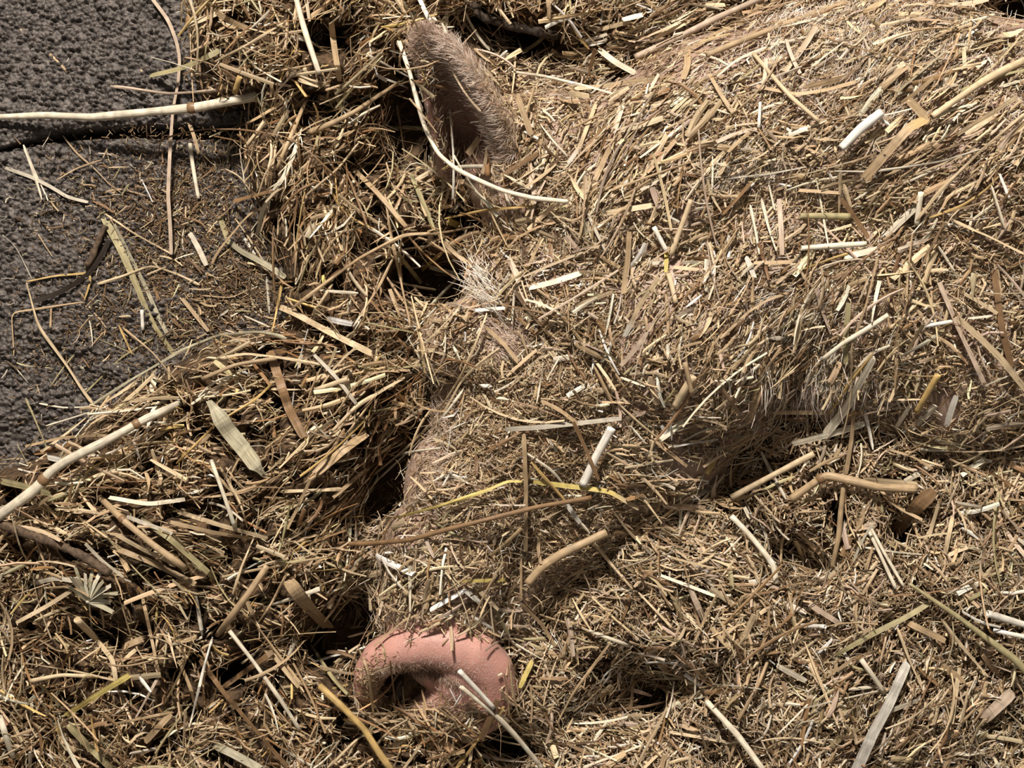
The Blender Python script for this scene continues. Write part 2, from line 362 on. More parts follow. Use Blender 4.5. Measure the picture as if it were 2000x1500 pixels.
# ---------------------------------------------------------------- straw pieces in bulk
PAL = {'pale': (.66, .53, .35), 'tan': (.50, .37, .225), 'brown': (.26, .16, .082), 'cream': (.86, .79, .64), 'olive': (.44, .39, .22),
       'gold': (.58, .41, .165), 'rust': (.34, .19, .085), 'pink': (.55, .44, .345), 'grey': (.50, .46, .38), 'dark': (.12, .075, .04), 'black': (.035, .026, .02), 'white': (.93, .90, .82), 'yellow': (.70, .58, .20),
       'sage': (.46, .43, .31)}
def straw_batch(C, T, Bn, L, w, th, bend, lift, taper, col, seg, round_=None):
    """C centre, T along, Bn up (unit, (N,3)); closed prisms of 4 sides with bent spine. returns V,F,colour,uv"""
    N = len(C); Sd = np.cross(Bn, T); Sd /= np.linalg.norm(Sd, axis=1, keepdims=True)
    t = np.linspace(-.5, .5, seg + 1)
    sp = C[:, None] + T[:, None] * (L[:, None] * t)[..., None] + Sd[:, None] * ((bend * L)[:, None] * (t ** 2 * 4 - .33)[None])[..., None] \
        + Bn[:, None] * ((lift * L)[:, None] * (.33 - t ** 2 * 4)[None])[..., None]
    tw = (RS.randn(N) * .5)[:, None] * t[None] * 2
    a = Sd[:, None] * np.cos(tw)[..., None] + Bn[:, None] * np.sin(tw)[..., None]
    bb = -Sd[:, None] * np.sin(tw)[..., None] + Bn[:, None] * np.cos(tw)[..., None]
    prof = 1 - taper[:, None] * (np.abs(t[None]) * 2) ** 2
    hw = (w[:, None] * .5 * prof)[..., None]; ht = (th[:, None] * .5 * prof)[..., None]
    V = np.stack([sp + a * hw, sp + bb * ht, sp - a * hw, sp - bb * ht], 2)       # N,S+1,4,3
    base_i = (np.arange(N) * (seg + 1) * 4)[:, None, None]
    r = np.arange(seg)[None, :, None] * 4; q = np.arange(4)[None, None]
    F = np.stack([base_i + r + q, base_i + r + (q + 1) % 4, base_i + r + 4 + (q + 1) % 4, base_i + r + 4 + q], -1).reshape(-1, 4)
    e0 = base_i[:, 0, 0][:, None] + np.array([[3, 2, 1, 0]]); e1 = base_i[:, 0, 0][:, None] + seg * 4 + np.array([[0, 1, 2, 3]])
    F = np.concatenate([F, e0, e1])
    cl = np.repeat(col[:, None], (seg + 1) * 4, 1).reshape(-1, 3)
    u = np.array([0, .5, 1, .5])[None, None] + RS.rand(N)[:, None, None] * 40; vv = (L[:, None] * t[None] * 60)[..., None] + RS.rand(N)[:, None, None] * 40
    uv = np.stack(np.broadcast_arrays(u, vv), -1).reshape(-1, 2)
    return V.reshape(-1, 3), F, cl, uv
class Heap:
    def __init__(s): s.V = []; s.F = []; s.c = []; s.u = []; s.n = 0
    def add(s, V, F, c, u):
        s.V.append(V.astype(np.float32)); s.F.append((F + s.n).astype(np.int32)); s.c.append(c.astype(np.float32)); s.u.append(u.astype(np.float32)); s.n += len(V)
    def build(s, name, mat, uv=True):
        me = mesh_np(name, np.concatenate(s.V), np.concatenate(s.F), np.concatenate(s.c), np.concatenate(s.u) if uv else None)
        return link(name, me, mat)
def pick(density, n):
    """n random photo-frame points with the given density grid"""
    p = np.clip(density, 0, None).ravel(); p = p / p.sum(); i = RS.choice(len(p), n, p=p)
    return PX.ravel()[i] + (RS.rand(n) - .5) * STEP, PY.ravel()[i] + (RS.rand(n) - .5) * STEP
def palette(names, n, jit=.12):
    k = RS.choice(len(names), n, p=np.array([w for _, w in names]) / sum(w for _, w in names))
    c = np.array([PAL[a] for a, _ in names])[k]
    return np.clip(c * np.exp(RS.randn(n, 1) * jit * 1.9) * (1 + RS.randn(n, 3) * .02), .01, .95)
# main lie of the straw: (x, y, angle in degrees anticlockwise from the right, strength, reach)
FLOW = [(620, 880, 40, 3, 190), (330, 1090, -25, 3, 160), (1800, 200, 35, 2, 260), (1300, 100, 22, 2, 200), (560, 420, 75, 2, 120), (1200, 300, 62, 1.4, 150),
        (1450, 620, 55, 1.2, 200), (520, 650, -25, 1.5, 130), (200, 900, 25, 2, 140), (1600, 760, 85, 2.2, 90), (1800, 1400, 50, .8, 200), (1250, 1000, -15, 1, 200), (700, 60, 40, 1.2, 160)]
fc = np.zeros(PX.shape); fs = np.zeros(PX.shape)
for x, y, a, s, r in FLOW:
    g = blob(x, y, r, r) * s; fc += g * math.cos(2 * math.radians(a)); fs += g * math.sin(2 * math.radians(a))
FSTR = np.hypot(fc, fs); FANG = np.arctan2(fs, fc) / 2
# straws traced one by one: kind, points in the photo frame, width, colour, extras, label
TRACES = '''
t|-20,229 90,225 180,229 290,219 378,211 500,187|21|cream|taper=-0.45 node=0.77 up=3|long thick cream straw stalk reaching over the upper mat above the black gap
f|295,-5 328,38 345,80 352,115 348,165 338,215 332,300 328,380 332,440 334,495|8|pink|up=8|long twisted dry leaf hanging across the thick cream stalk and the gap
f|296,148 348,136 385,122 425,100|12|olive||olive flat blade poking out of the heap over the upper mat
s|216,168 250,172 290,178 330,183 385,180 420,176|7|pink||pinkish blade with a bent tip lying just above the thick cream stalk
t|97,106 115,122 132,142|6|tan|
s|243,53 249,72 262,88|4|white|
s|270,61 285,72|4|white|
s|272,107 272,132 288,160 296,180|4|pale|
s|33,47 46,64|5|pale|
s|46,283 62,325 82,390|7|cream||longer straw of the narrow V pair on the lower mat
s|58,312 75,350 94,392|6|cream||shorter straw of the narrow V pair on the lower mat
s|123,265 150,300 185,330 215,362 235,375|4|tan|
f|12,328 60,345 105,368 130,385 170,395|8|grey|
s|110,352 150,328 200,312|4|tan|
t|371,280 376,320 382,355 388,388|8|cream||short cream stalk lying upright in the dark patch below the gap
f|363,228 378,262 388,300|8|tan|
s|75,458 88,480 102,500|5|pale|
s|5,458 30,480 50,520 62,545|3|grey|
w|206,440 190,475 180,505 168,520|12|brown||short weathered brown twig on the lower mat beside the broad olive blades
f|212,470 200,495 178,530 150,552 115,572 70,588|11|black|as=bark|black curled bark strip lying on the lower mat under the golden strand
f|205,430 235,485 262,545 285,600 305,640 340,690|17|olive|taper=0.3|broadest olive leaf blade slanting across the lower mat
f|225,440 255,500 285,560 310,620 328,655|9|sage||narrower leaf blade pressed against the broadest olive blade on the mat
s|52,550 110,538 178,533 175,555 165,585|6|gold||golden strand bent at a corner on the lower mat
s|52,552 62,590 72,630 82,648 110,685 135,720 160,760 182,790|7|pale|up=3|long kinked pale golden straw running down to the mat's lower edge
s|163,590 110,598 60,605 22,610 25,650 27,695|5|tan||thin tan straw bent square on the wrinkled lower mat
s|145,692 120,722 97,757|4|olive|
s|100,598 98,645|7|tan|
s|152,648 175,620|4|tan|
t|277,605 279,645|7|white||small white stalk chip just beside the broadest olive blade
f|372,458 388,485 402,515|12|cream||frayed white chip in the chaff on the lower mat
f|475,462 488,482 498,497|7|white|
f|430,428 440,455 447,475|12|olive|
f|447,470 470,490 500,505 535,525 555,540|13|sage||curved grey green blade arching from the mat chaff into the heap
f|588,252 575,300 555,345 532,378 512,410 503,455|9|cream|as=seed|pale bristly seed head hanging down at the heap's edge over the mat
f|458,393 500,382 535,372|10|brown|
s|525,410 500,408 480,425 455,455 430,485 415,510 412,525|7|tan|
t|577,243 562,282 545,312|7|gold|
t|468,150 458,182|11|gold|
s|300,280 345,262 400,252 470,253 540,262 580,275 620,310 660,350|4|brown|up=4|long thin dark strand arching out of the heap over the end of the gap
f|647,45 652,90 658,130 663,155|13|tan||broad tan blade standing upright on the heap between mat and ear
t|578,-5 588,35 600,75 612,110 624,145|11|cream||long cream stalk coming down from the top edge between mat and ear
f|430,30 455,43 490,58|12|tan|
t|605,259 650,240 690,220 735,190 777,162|13|tan|taper=0.5|tapering tan stalk pointing up toward the ear tip
f|586,157 622,168|10|pale|
t|779,80 800,140 812,190 830,250 855,300 890,330 930,350 980,372 1040,387 1110,394|8.5|cream|up=5|long cream straw curving down round the open side of the ear
s|774,84 784,102|4|pale|up=6
s|715,105 760,130 798,150|5|cream|
s|740,150 770,160 796,172|8|cream|
f|735,145 755,158|8|white|
t|908,-5 918,15 928,30|9|cream||short white tipped stalk standing at the top edge above the ear
s|907,20 915,40 930,65 945,85 957,98|6|cream||pale strand slanting down onto the back of the ear tip
w|915,0 940,33 990,48 1040,60 1090,70|18|dark||thick dark twig lying behind the ear in the shade
f|1070,-5 1075,30 1065,65|10|tan|
f|1035,35 1045,62|10|pale|
s|1010,73 1018,95 1023,105|5|cream|
f|1025,100 1050,85 1065,70|9|tan|
s|1128,-5 1120,30 1105,55 1095,85|5|pink|
f|1120,55 1132,75 1150,95|5|gold|
f|1220,38 1252,30|11|cream|
f|1145,80 1185,67|7|cream|
f|1150,90 1182,82|6|white|
f|1160,60 1230,42|9|pale|
f|1172,98 1200,120 1240,142|12|cream|
s|1000,140 1060,148 1100,158 1160,172 1215,188|7|cream|up=2|long cream straw reaching from the back of the ear to the dark slit behind it
f|1125,173 1180,168 1240,158 1310,150|9|pale|
s|1018,124 1045,108 1075,92|5|tan|
s|1007,95 1005,140 998,200|5|pale|
f|1012,190 1022,220 1038,262|13|tan||flat tan blade resting on the outer base of the ear
s|1038,268 1020,285 1008,310|4|brown|
s|1060,210 1075,240|5|pale|
s|1055,242 1080,275 1108,305|4|cream|
f|1165,200 1150,240 1130,290 1110,318|8|pale|tip=white|pale stalk with a frayed white tip on the crown of the head
s|1118,250 1155,232 1195,212|5|tan|
f|1163,350 1175,320 1190,290|11|tan|
t|880,328 910,325 945,325|8|grey||short greyish stalk lying level under the ear opening
t|951,300 953,345|10|rust||short rusty brown stalk upright under the ear opening
s|978,225 973,260 955,290|3|tan|
s|896,137 910,148 925,158|3.5|white||tiny white bit caught on the hairy ear rim
t|1240,112 1320,75 1400,35 1490,-5|12|pink|up=2|long pinkish stalk sloping off the top edge over the neck
f|1350,95 1400,65 1460,40 1492,0|10|tan|
t|1380,108 1460,75 1540,45 1640,10 1670,-5|11|tan|up=2 node=0.52|long jointed tan stalk sloping up along the top of the neck
f|1342,95 1345,125 1335,152|14|tan|
s|1368,106 1400,115 1422,128|7|cream|
s|1400,150 1440,115 1497,93|7|cream|
t|1472,105 1510,150 1545,190 1600,237|8|pale|up=1|pale stalk falling across the neck toward the short white stalk
f|1510,114 1535,115|7|cream|
f|1575,170 1655,150|12|tan|
f|1480,170 1560,185 1620,175 1670,160|8|tan|
f|1385,145 1405,180 1430,218|8|tan|
s|1442,195 1462,235|5|pale|
t|1485,200 1482,250|6|white||small white stick standing upright on the nape
s|1395,212 1425,223|4|cream|
t|1643,290 1680,252 1722,219|16|white|up=3|short thick white stalk lying on the bristly neck
s|1720,232 1738,245|6|white|
f|1690,345 1730,300 1775,250 1805,235|18|tan|tip=gold up=2|broad split tan stem with a golden bent tip
f|1778,198 1795,215 1812,237|16|tan|
t|1820,228 1910,165 1960,137 2015,112|15|pale|up=3 taper=-0.3|thick pale stalk running off the frame near the top corner
f|1760,200 1790,180 1825,150|8|tan|
f|1872,260 1930,225 1985,190|10|pale|
s|1790,430 1830,380 1880,330 1920,290 2005,220|8|pale|up=3|long pale straw rising across the shoulder to the frame edge
s|1630,334 1700,335 1760,328 1840,315 1915,292|5|grey|up=2|long thin greyish strand lying level across the shoulder
s|1420,350 1500,340 1575,326|5|grey|
t|1562,422 1610,422 1660,423|12|olive||short ribbed olive straw tube lying level on the shoulder fold
f|1562,372 1637,377|8|tan|
s|1648,360 1655,385 1662,408|9|pale|
f|1645,390 1670,425 1695,462|10|brown|
t|1565,485 1630,480 1692,476|10|cream||straight cream stalk lying level below the ribbed olive tube
s|1570,525 1625,505 1680,488|6|gold||golden straw slanting just under the level cream stalk
f|1652,502 1710,487|12|cream|
t|1799,375 1790,440|10|cream|
s|1815,425 1880,402 1925,372 1950,345|6|gold|
s|1936,362 1961,442|6|cream|
s|1952,340 1972,387|9|white|
s|1862,431 1925,459 2002,497|7|pale|
s|1832,480 1865,530|5|cream|
t|1350,390 1330,445 1310,498|10|pale|up=3|long pale arm of the Y of straws on the forehead
t|1277,443 1290,468 1303,492|9|white|up=3|short white arm of the Y of straws on the forehead
t|1306,535 1313,560 1320,592|9|pale|up=2|pale leg of the Y of straws on the forehead
f|1302,487 1300,530|9|yellow|
f|1318,522 1362,527|8|pale|
f|1267,514 1297,513|7|cream|
f|1336,512 1360,512|7|cream|
f|1228,455 1226,500 1218,572|12|tan||upright flat tan blade standing on the forehead beside the Y
f|1285,545 1250,592 1235,625 1220,655|11|pale|tip=white
f|1262,652 1235,690 1214,712|9|pink|
s|1305,600 1280,630 1262,652|6|pale|
s|1300,575 1307,655|6|tan|
s|1260,617 1264,645|8|tan|
s|1340,600 1370,576|6|white|
s|1465,400 1475,450 1483,497|6|cream|
s|1487,388 1500,440 1516,490|6|cream|
s|1502,362 1513,410|7|cream|
f|1522,392 1525,440 1527,495|10|pink|
f|1459,504 1473,540|10|white|
s|1471,540 1470,600|7|tan|
s|1407,662 1460,610 1500,585 1540,572|7|tan|
f|1475,514 1545,512|8|tan|
h|1503,661 1532,660|10|grey|
t|1800,638 1860,628|8|white|
s|1890,622 1938,617|7|cream|
f|1870,620 1920,665 1955,700 2005,765|12|pale|up=2
f|1835,555 1870,640 1920,745|11|pink|up=2
f|1942,530 1957,640 1975,715|12|brown|
t|1607,702 1647,670 1690,645 1735,615|9|cream|up=3
f|1615,845 1650,800 1680,745 1705,700|19|cream|up=3 taper=0.3|broad whitish split stalk rising behind the grey bristles
s|1620,808 1660,747 1705,690|6|gold|up=4|golden strand laid along the broad whitish split stalk
f|1552,865 1620,848 1685,828|14|cream|up=4|wide cream split straw across the foot of the whitish stalk
f|1657,595 1652,660 1652,710|11|olive|
s|1715,500 1690,600 1662,680 1665,720|4.5|tan|up=4
s|1555,757 1580,740 1600,710|5|tan|
f|1513,806 1620,805|9|tan||straight tan blade lying level under the grey bristles
f|1487,750 1476,780 1464,812|17|tan||short wide ribbed tan stub on the lower cheek
t|1832,732 1810,770 1790,805|12|gold|
f|1775,795 1752,832|9|cream|
s|1725,781 1800,780|6|pale|
f|1867,775 1858,800 1850,828|12|white|up=6|frayed white straw end in the dark hollow of the flank
s|1900,715 1870,752 1835,797|5|brown|
s|1920,755 1998,722|4.5|cream|
s|1688,802 1698,840 1705,878|7|white|
f|1667,800 1662,860 1652,922|10|tan|
t|1428,972 1510,928 1590,886|12|pale|up=4|straight pale stalk rising through the shade under the cheek
t|1545,975 1580,950 1613,928 1660,938 1715,952 1790,955|16|tan|up=4 node=0.29|thick tan stem bent sharply at its joint
f|1710,948 1750,990 1800,1015|7|tan|
f|1690,935 1790,945|12|pale|
f|1815,965 1780,1000 1750,1035|28|brown|as=leaf|broad crumpled brown leaf beside the bent jointed stem
s|1558,1001 1632,997|6|tan|
s|1487,882 1510,930 1535,975|8|grey|
s|1555,1005 1528,1050 1525,1100|5|tan|
t|1428,1008 1460,1040 1495,1082 1512,1105 1516,1140|11|cream|up=3
s|1732,877 1780,890 1822,915|8|tan|
s|1790,877 1850,880|9|cream|
t|1648,945 1642,1000 1638,1050 1625,1110|10|tan|up=2
t|1696,1035 1720,1085 1750,1150|7|cream|
t|1702,1033 1730,1085 1765,1145|6|cream|
s|1690,1070 1735,1077 1800,1083|6|cream|
s|1385,925 1440,885 1500,848|7|tan|
f|1382,922 1396,898|12|gold||small golden chip at the shaded end of the jaw
f|1455,992 1465,1012|9|cream|
t|1195,836 1165,890 1138,948|16|white|up=5|thick bright white stalk leaning against the jaw
f|1120,825 1145,880 1168,935|8|brown|up=9|brown blade crossing over the thick bright white stalk
f|990,838 1050,835 1120,828 1210,818|10|grey|up=2|long greyish blade lying level above the thick white stalk
f|1060,783 1100,805 1130,830|8|tan|up=2
s|945,885 1000,855 1050,825|7|brown|
f|1023,850 1028,960 1027,1075|9|tan|up=2|long upright tan blade crossing the yellow straws on the lip
s|765,1013 860,988 945,960 995,938 1020,941|8|yellow|up=3|bright yellow straw on the muzzle ending at the upright tan blade
f|1045,941 1130,952 1190,960 1245,993|10|yellow|up=3 tip=pale|yellow blade with a pale end running from the upright tan blade
s|1038,903 1070,940 1105,980|7|gold|up=6|golden straw crossing the yellow blade
f|1108,985 1120,1003 1133,1020|11|white|up=2
s|1132,1018 1152,1042|6|cream|
t|660,1062 720,1062 800,1055 870,1035 950,1015 1050,990 1155,972|9|brown|up=4|long greyish brown stalk lying across the muzzle
t|1030,1140 1060,1105 1100,1080 1185,1040|17|tan|up=2|thick bent tan stalk on the muzzle below the long brown one
s|1020,880 1080,920 1100,945|6|cream|
s|1030,965 1080,1025 1105,1060|5|pale|
t|1318,795 1335,765 1355,735|14|pale|
t|1338,708 1352,772|9|tan|up=4
f|1290,858 1340,822|13|cream|
s|1310,815 1312,860|4|white|up=4
f|1292,832 1305,845|9|white|
f|1283,865 1340,910|8|tan|
s|1305,874 1350,866 1402,858|6|white|
s|1190,710 1232,775|5|tan|
s|1160,715 1200,795|7|tan|
s|1212,737 1260,755|6|cream|
s|1092,700 1068,742|5|cream|
h|937,752 962,755|9|white|
h|970,778 992,780|8|cream|
s|951,612 925,680 902,732 865,790 830,835|6|pale|up=5|long pale strand from the brow down along the nose
s|975,680 930,715 900,745 870,800 800,870 730,928|6.5|pale|up=6|longest pale strand slanting along the nose over the dark gap
s|905,760 870,810 800,880 740,935|5|cream|up=6|cream strand laid beside the longest one over the dark gap
f|951,640 985,672 1010,705|8|tan|up=1|flat tan blade lying on the pink brow
f|930,606 958,604 985,602|8|white|up=1|white chip lying level under the white eyelashes
f|1125,595 1195,570|9|pale|
f|1038,562 1080,552 1130,535|12|cream|
f|412,788 445,838 480,880 508,918|32|sage|as=leaf up=4|broad grey green leaf with a torn end
t|-20,1020 30,985 70,955 100,920 130,900 200,865 285,818 350,788|22|cream|taper=0.35 node=0.32,0.8 up=5|very long thick cream stalk crossing from the frame edge below the mat
f|8,940 55,950 95,962|16|olive|up=9|olive leaf sheath wrapped over the root of the very long cream stalk
s|180,792 250,745 350,687 425,655 500,648 545,655 560,662|8|sage|up=4|long grey green straw arching along the heap's crest beside the mat
s|72,787 125,797 175,795 195,785|4|cream|
s|50,778 75,835 92,875|6|olive|
s|90,832 130,820 175,805|5|cream|
f|50,872 120,855 180,850 225,850|6|tan|
f|70,885 105,878 137,865|11|rust|
f|95,893 120,898|13|white||bright white chip beside the very long cream stalk
s|34,868 56,910|4|olive|
t|178,955 245,1020 300,1065 362,1110|13|tan|up=2 node=0.37|jointed tan stalk leading the combed bundle
f|230,1045 290,1078 360,1108|10|pale|
f|218,1068 300,1100 380,1140|12|tan|
w|-15,1018 60,1045 110,1062 160,1085 215,1120|17|brown|up=3|thick dark brown stick near the papery flower head
f|168,1062 200,1095 240,1125|9|cream|
f|278,1015 330,1050 375,1090 420,1130|12|olive|
f|250,1010 290,1025 335,1042|9|grey|
f|215,972 290,985 360,975|9|cream|
f|350,1000 430,1025 520,1050|10|pale|
f|335,1020 420,1040 500,1052|9|tan|
t|413,900 440,975 458,1028|8|cream|up=2
s|430,912 470,985 483,1030|6|pale|
f|298,880 315,935|9|pale|
s|362,858 412,885|9|tan|
s|345,905 425,825 500,780 530,750|6|gold|up=5
f|528,690 545,740 565,800 592,850|19|brown|up=2|broad fibrous brown leaf sheath standing on the heap crest
f|622,922 670,880 714,848|18|tan|up=4|widest flat tan straw in the fan beside the nose
s|643,848 700,790 750,760 790,738|9|pale|up=4
s|595,943 640,915|6|tan|
f|562,1032 585,985 605,938|7|tan|
s|545,960 600,958 672,955|9|pale|
f|652,970 700,930 740,900|8|tan|up=3
t|775,889 820,880 860,875|8|cream|taper=0.7 up=4|pointed cream blade sticking out over the dark gap by the nose
s|660,903 700,893|5|cream|
t|615,762 680,740|10|pale|
f|615,695 655,735 695,788|8|grey|up=2
f|543,598 575,612 640,648 725,690|14|pale|up=4|long broad pale blade sloping down toward the brow hollow
s|570,602 640,550 700,505 790,458 840,455|8|tan|up=4
s|752,380 762,450 785,560 802,640|7|tan|up=2
f|775,492 822,552|9|olive|
s|650,555 610,615|8|pale|
s|625,567 700,573|7|cream|
s|478,617 527,640|6|cream|
f|640,622 685,632|13|white||row of white chips lying at the heap foot beside the broad pale blade
s|690,638 730,575|5|cream|
s|552,545 532,648|7|gold|
f|632,540 634,556|9|yellow|
f|876,432 900,442|15|yellow|as=leaf|small yellow leaf scrap between the ear and the eye
s|868,427 950,410 1040,402|6|gold|
s|820,460 880,452 940,440|6|tan|
s|832,470 887,500 910,530|9|tan|up=2
f|825,527 862,495|9|gold|
f|842,522 890,535|11|sage|up=8
s|842,595 897,540|7|sage|up=8|grey green straw bridging the dark eye hollow
f|1188,415 1270,402|11|pale|
t|425,1240 487,1157 522,1105|13|tan|up=4|straight tan stalk leaning up beside the small dark hole
s|415,1245 398,1305 370,1420|6|white|up=3|long thin white straw falling below the leaning tan stalk
t|448,1232 497,1295 550,1370 588,1430|8|cream|up=3
f|392,1290 440,1355 500,1425 560,1495|11|brown|up=3|long dark brown blade falling to the bottom edge of the heap
t|625,1340 670,1382 712,1425 740,1470 765,1505|13|gold|up=4|thick golden yellow stalk running to the bottom edge beside the chin
s|607,1260 650,1325 690,1368|8|olive|up=2
t|150,1210 170,1230 190,1250|14|pale|up=2
f|190,1250 222,1290 228,1340|11|pale|up=1
f|130,1395 200,1350 250,1320|13|yellow|
f|137,1420 175,1460 222,1505|14|olive|up=2
t|0,1400 12,1440 26,1478|12|cream|
f|420,1455 460,1475 505,1500|17|sage||wide grey green blade at the bottom edge of the heap
f|35,1215 90,1185 137,1155|9|pale|
f|245,1262 297,1240|14|tan|
f|150,1130 160,1150 172,1172|16|cream|as=flower up=3|papery dried flower head on the heap below the dark stick
s|174,1178 180,1232|4|cream|
s|383,1165 395,1240|8|grey|
s|225,1140 255,1240|5|tan|
f|278,1165 310,1310|7|tan|
s|205,1417 338,1392|9|tan|
f|285,1447 332,1395|14|tan|
s|137,1305 212,1252|5|pale|
f|437,1342 530,1275|12|brown|
s|272,1322 295,1352|8|white|
s|312,1317 265,1402|7|pink|
t|897,1310 930,1345 965,1383|9|white|up=4|white straw lying on the snout, upper of the crossing pair
t|900,1340 970,1398 1010,1440 1060,1502|10|cream|up=4|long cream stalk from the snout to the bottom edge
s|985,1380 945,1430 890,1502|8|gold|up=3
f|1038,1293 1026,1318 1015,1342|11|yellow|up=1|yellow green chip beside the snout rim
s|700,1265 720,1312 730,1400|6|tan|up=3
s|762,1290 772,1375|7|brown|up=2
s|690,1335 728,1315 768,1300|4|pale|up=2
f|843,1190 905,1155|10|white|
f|908,1153 937,1177|10|white|
s|922,1203 987,1243|7|white|
s|730,1262 790,1210 820,1200|5|tan|
s|820,1235 885,1203|6|pale|
s|878,1345 891,1370|3.5|white|
s|907,1347 888,1378|4|white|up=1
f|787,1502 832,1440|7|pale|
t|1150,1232 1230,1262|7|cream|
f|1293,1125 1400,1165|7|cream|
f|1350,1155 1377,1215|12|pink|
s|1247,1157 1312,1225|7|pale|
s|1190,1258 1120,1353 1088,1412|7|tan|up=3
f|904,1135 985,1132|8|yellow|
s|1018,1090 1018,1168|9|tan|
t|1776,1140 1874,1207 1985,1290 2010,1318|15|olive|taper=-0.6 up=4|long smooth olive stalk widening toward the frame edge
t|1928,1198 2010,1223|13|white||thicker of the two white stalks entering from the frame edge
t|1940,1231 2010,1246|9|white||thinner of the two white stalks entering from the frame edge
f|1768,1300 1735,1375 1705,1430 1672,1505|21|white|up=3|broad white stalk running to the bottom edge across the pale mound
t|1682,1288 1727,1352|10|cream|
f|1737,1388 1790,1367|12|cream|
f|1585,1182 1645,1220|12|pink|
t|1563,1222 1612,1224|9|white|
f|1635,1277 1700,1240 1775,1203 1815,1178|11|olive|
f|1520,1300 1572,1328|13|cream|
s|1658,1347 1712,1340|7|cream|
s|1752,1225 1777,1290 1807,1357|6|pale|
s|1838,1208 1866,1247 1930,1322|8|pale|
f|1772,1215 1843,1250|13|tan|
f|1838,1295 1880,1330|14|tan|
f|1873,1305 1858,1412|10|pale|
f|1972,1357 1925,1400|22|pink|
s|1957,1380 2005,1425|5|pale|
t|1380,1370 1440,1435 1492,1505|12|cream|up=2
f|1310,1430 1415,1448|7|pale|
f|1860,1010 1846,1080|9|pale|
f|1832,985 1814,1048|8|pale|
f|568,1140 595,1175 640,1222|26|tan|as=leaf up=2|broad tan leaf sheath hanging at the edge of the dark hole by the snout
t|1500,1290 1480,1340 1440,1410|7|tan|
s|1160,1060 1200,1110 1235,1150|7|pale|
s|640,1500 700,1440 745,1425|6|pale|
f|1020,1180 1060,1220 1085,1262|9|tan|
s|560,1120 530,1180 505,1215|6|tan|
f|350,1290 372,1340 385,1385|10|tan|
s|500,1040 470,1110 455,1160|6|pale|
t|60,1330 120,1318 190,1322|8|pale|
f|60,1140 110,1128 150,1135|10|cream|
s|10,1290 80,1300 150,1312 230,1330|5|pale|
s|240,640 300,690 345,745|5|tan|
s|165,770 235,700 300,660|5|olive|
s|430,700 480,690 560,700 640,715|7|pale|
t|395,740 460,712 540,700|8|tan|
s|700,620 740,560 770,500|6|tan|
f|690,330 740,380 790,440|11|tan|
s|420,120 480,90 560,40|6|pale|
t|540,330 575,250 600,190|8|tan|
s|600,380 660,330 700,280|6|pale|
s|205,418 260,455 336,497|6|pale|
s|190,555 240,540 295,518 345,535 390,557|7|pale||thin pale looped strand arching over the broadest olive blade
s|175,655 263,692|4|olive|
s|232,635 258,692|5|gold|
s|521,540 526,612|6|grey|
s|395,577 452,582 484,566|4|tan|
f|355,582 405,645|9|tan|
s|200,378 230,368 285,382|5|tan|
h|430,618 447,605|9|grey|
s|440,330 470,345 500,390|4|pale|
s|455,420 490,470 520,520|4|pale|
s|545,420 540,480 530,540|5|pale|
s|590,400 580,470 575,540|5|tan|
s|470,310 480,370|5|cream|
'''

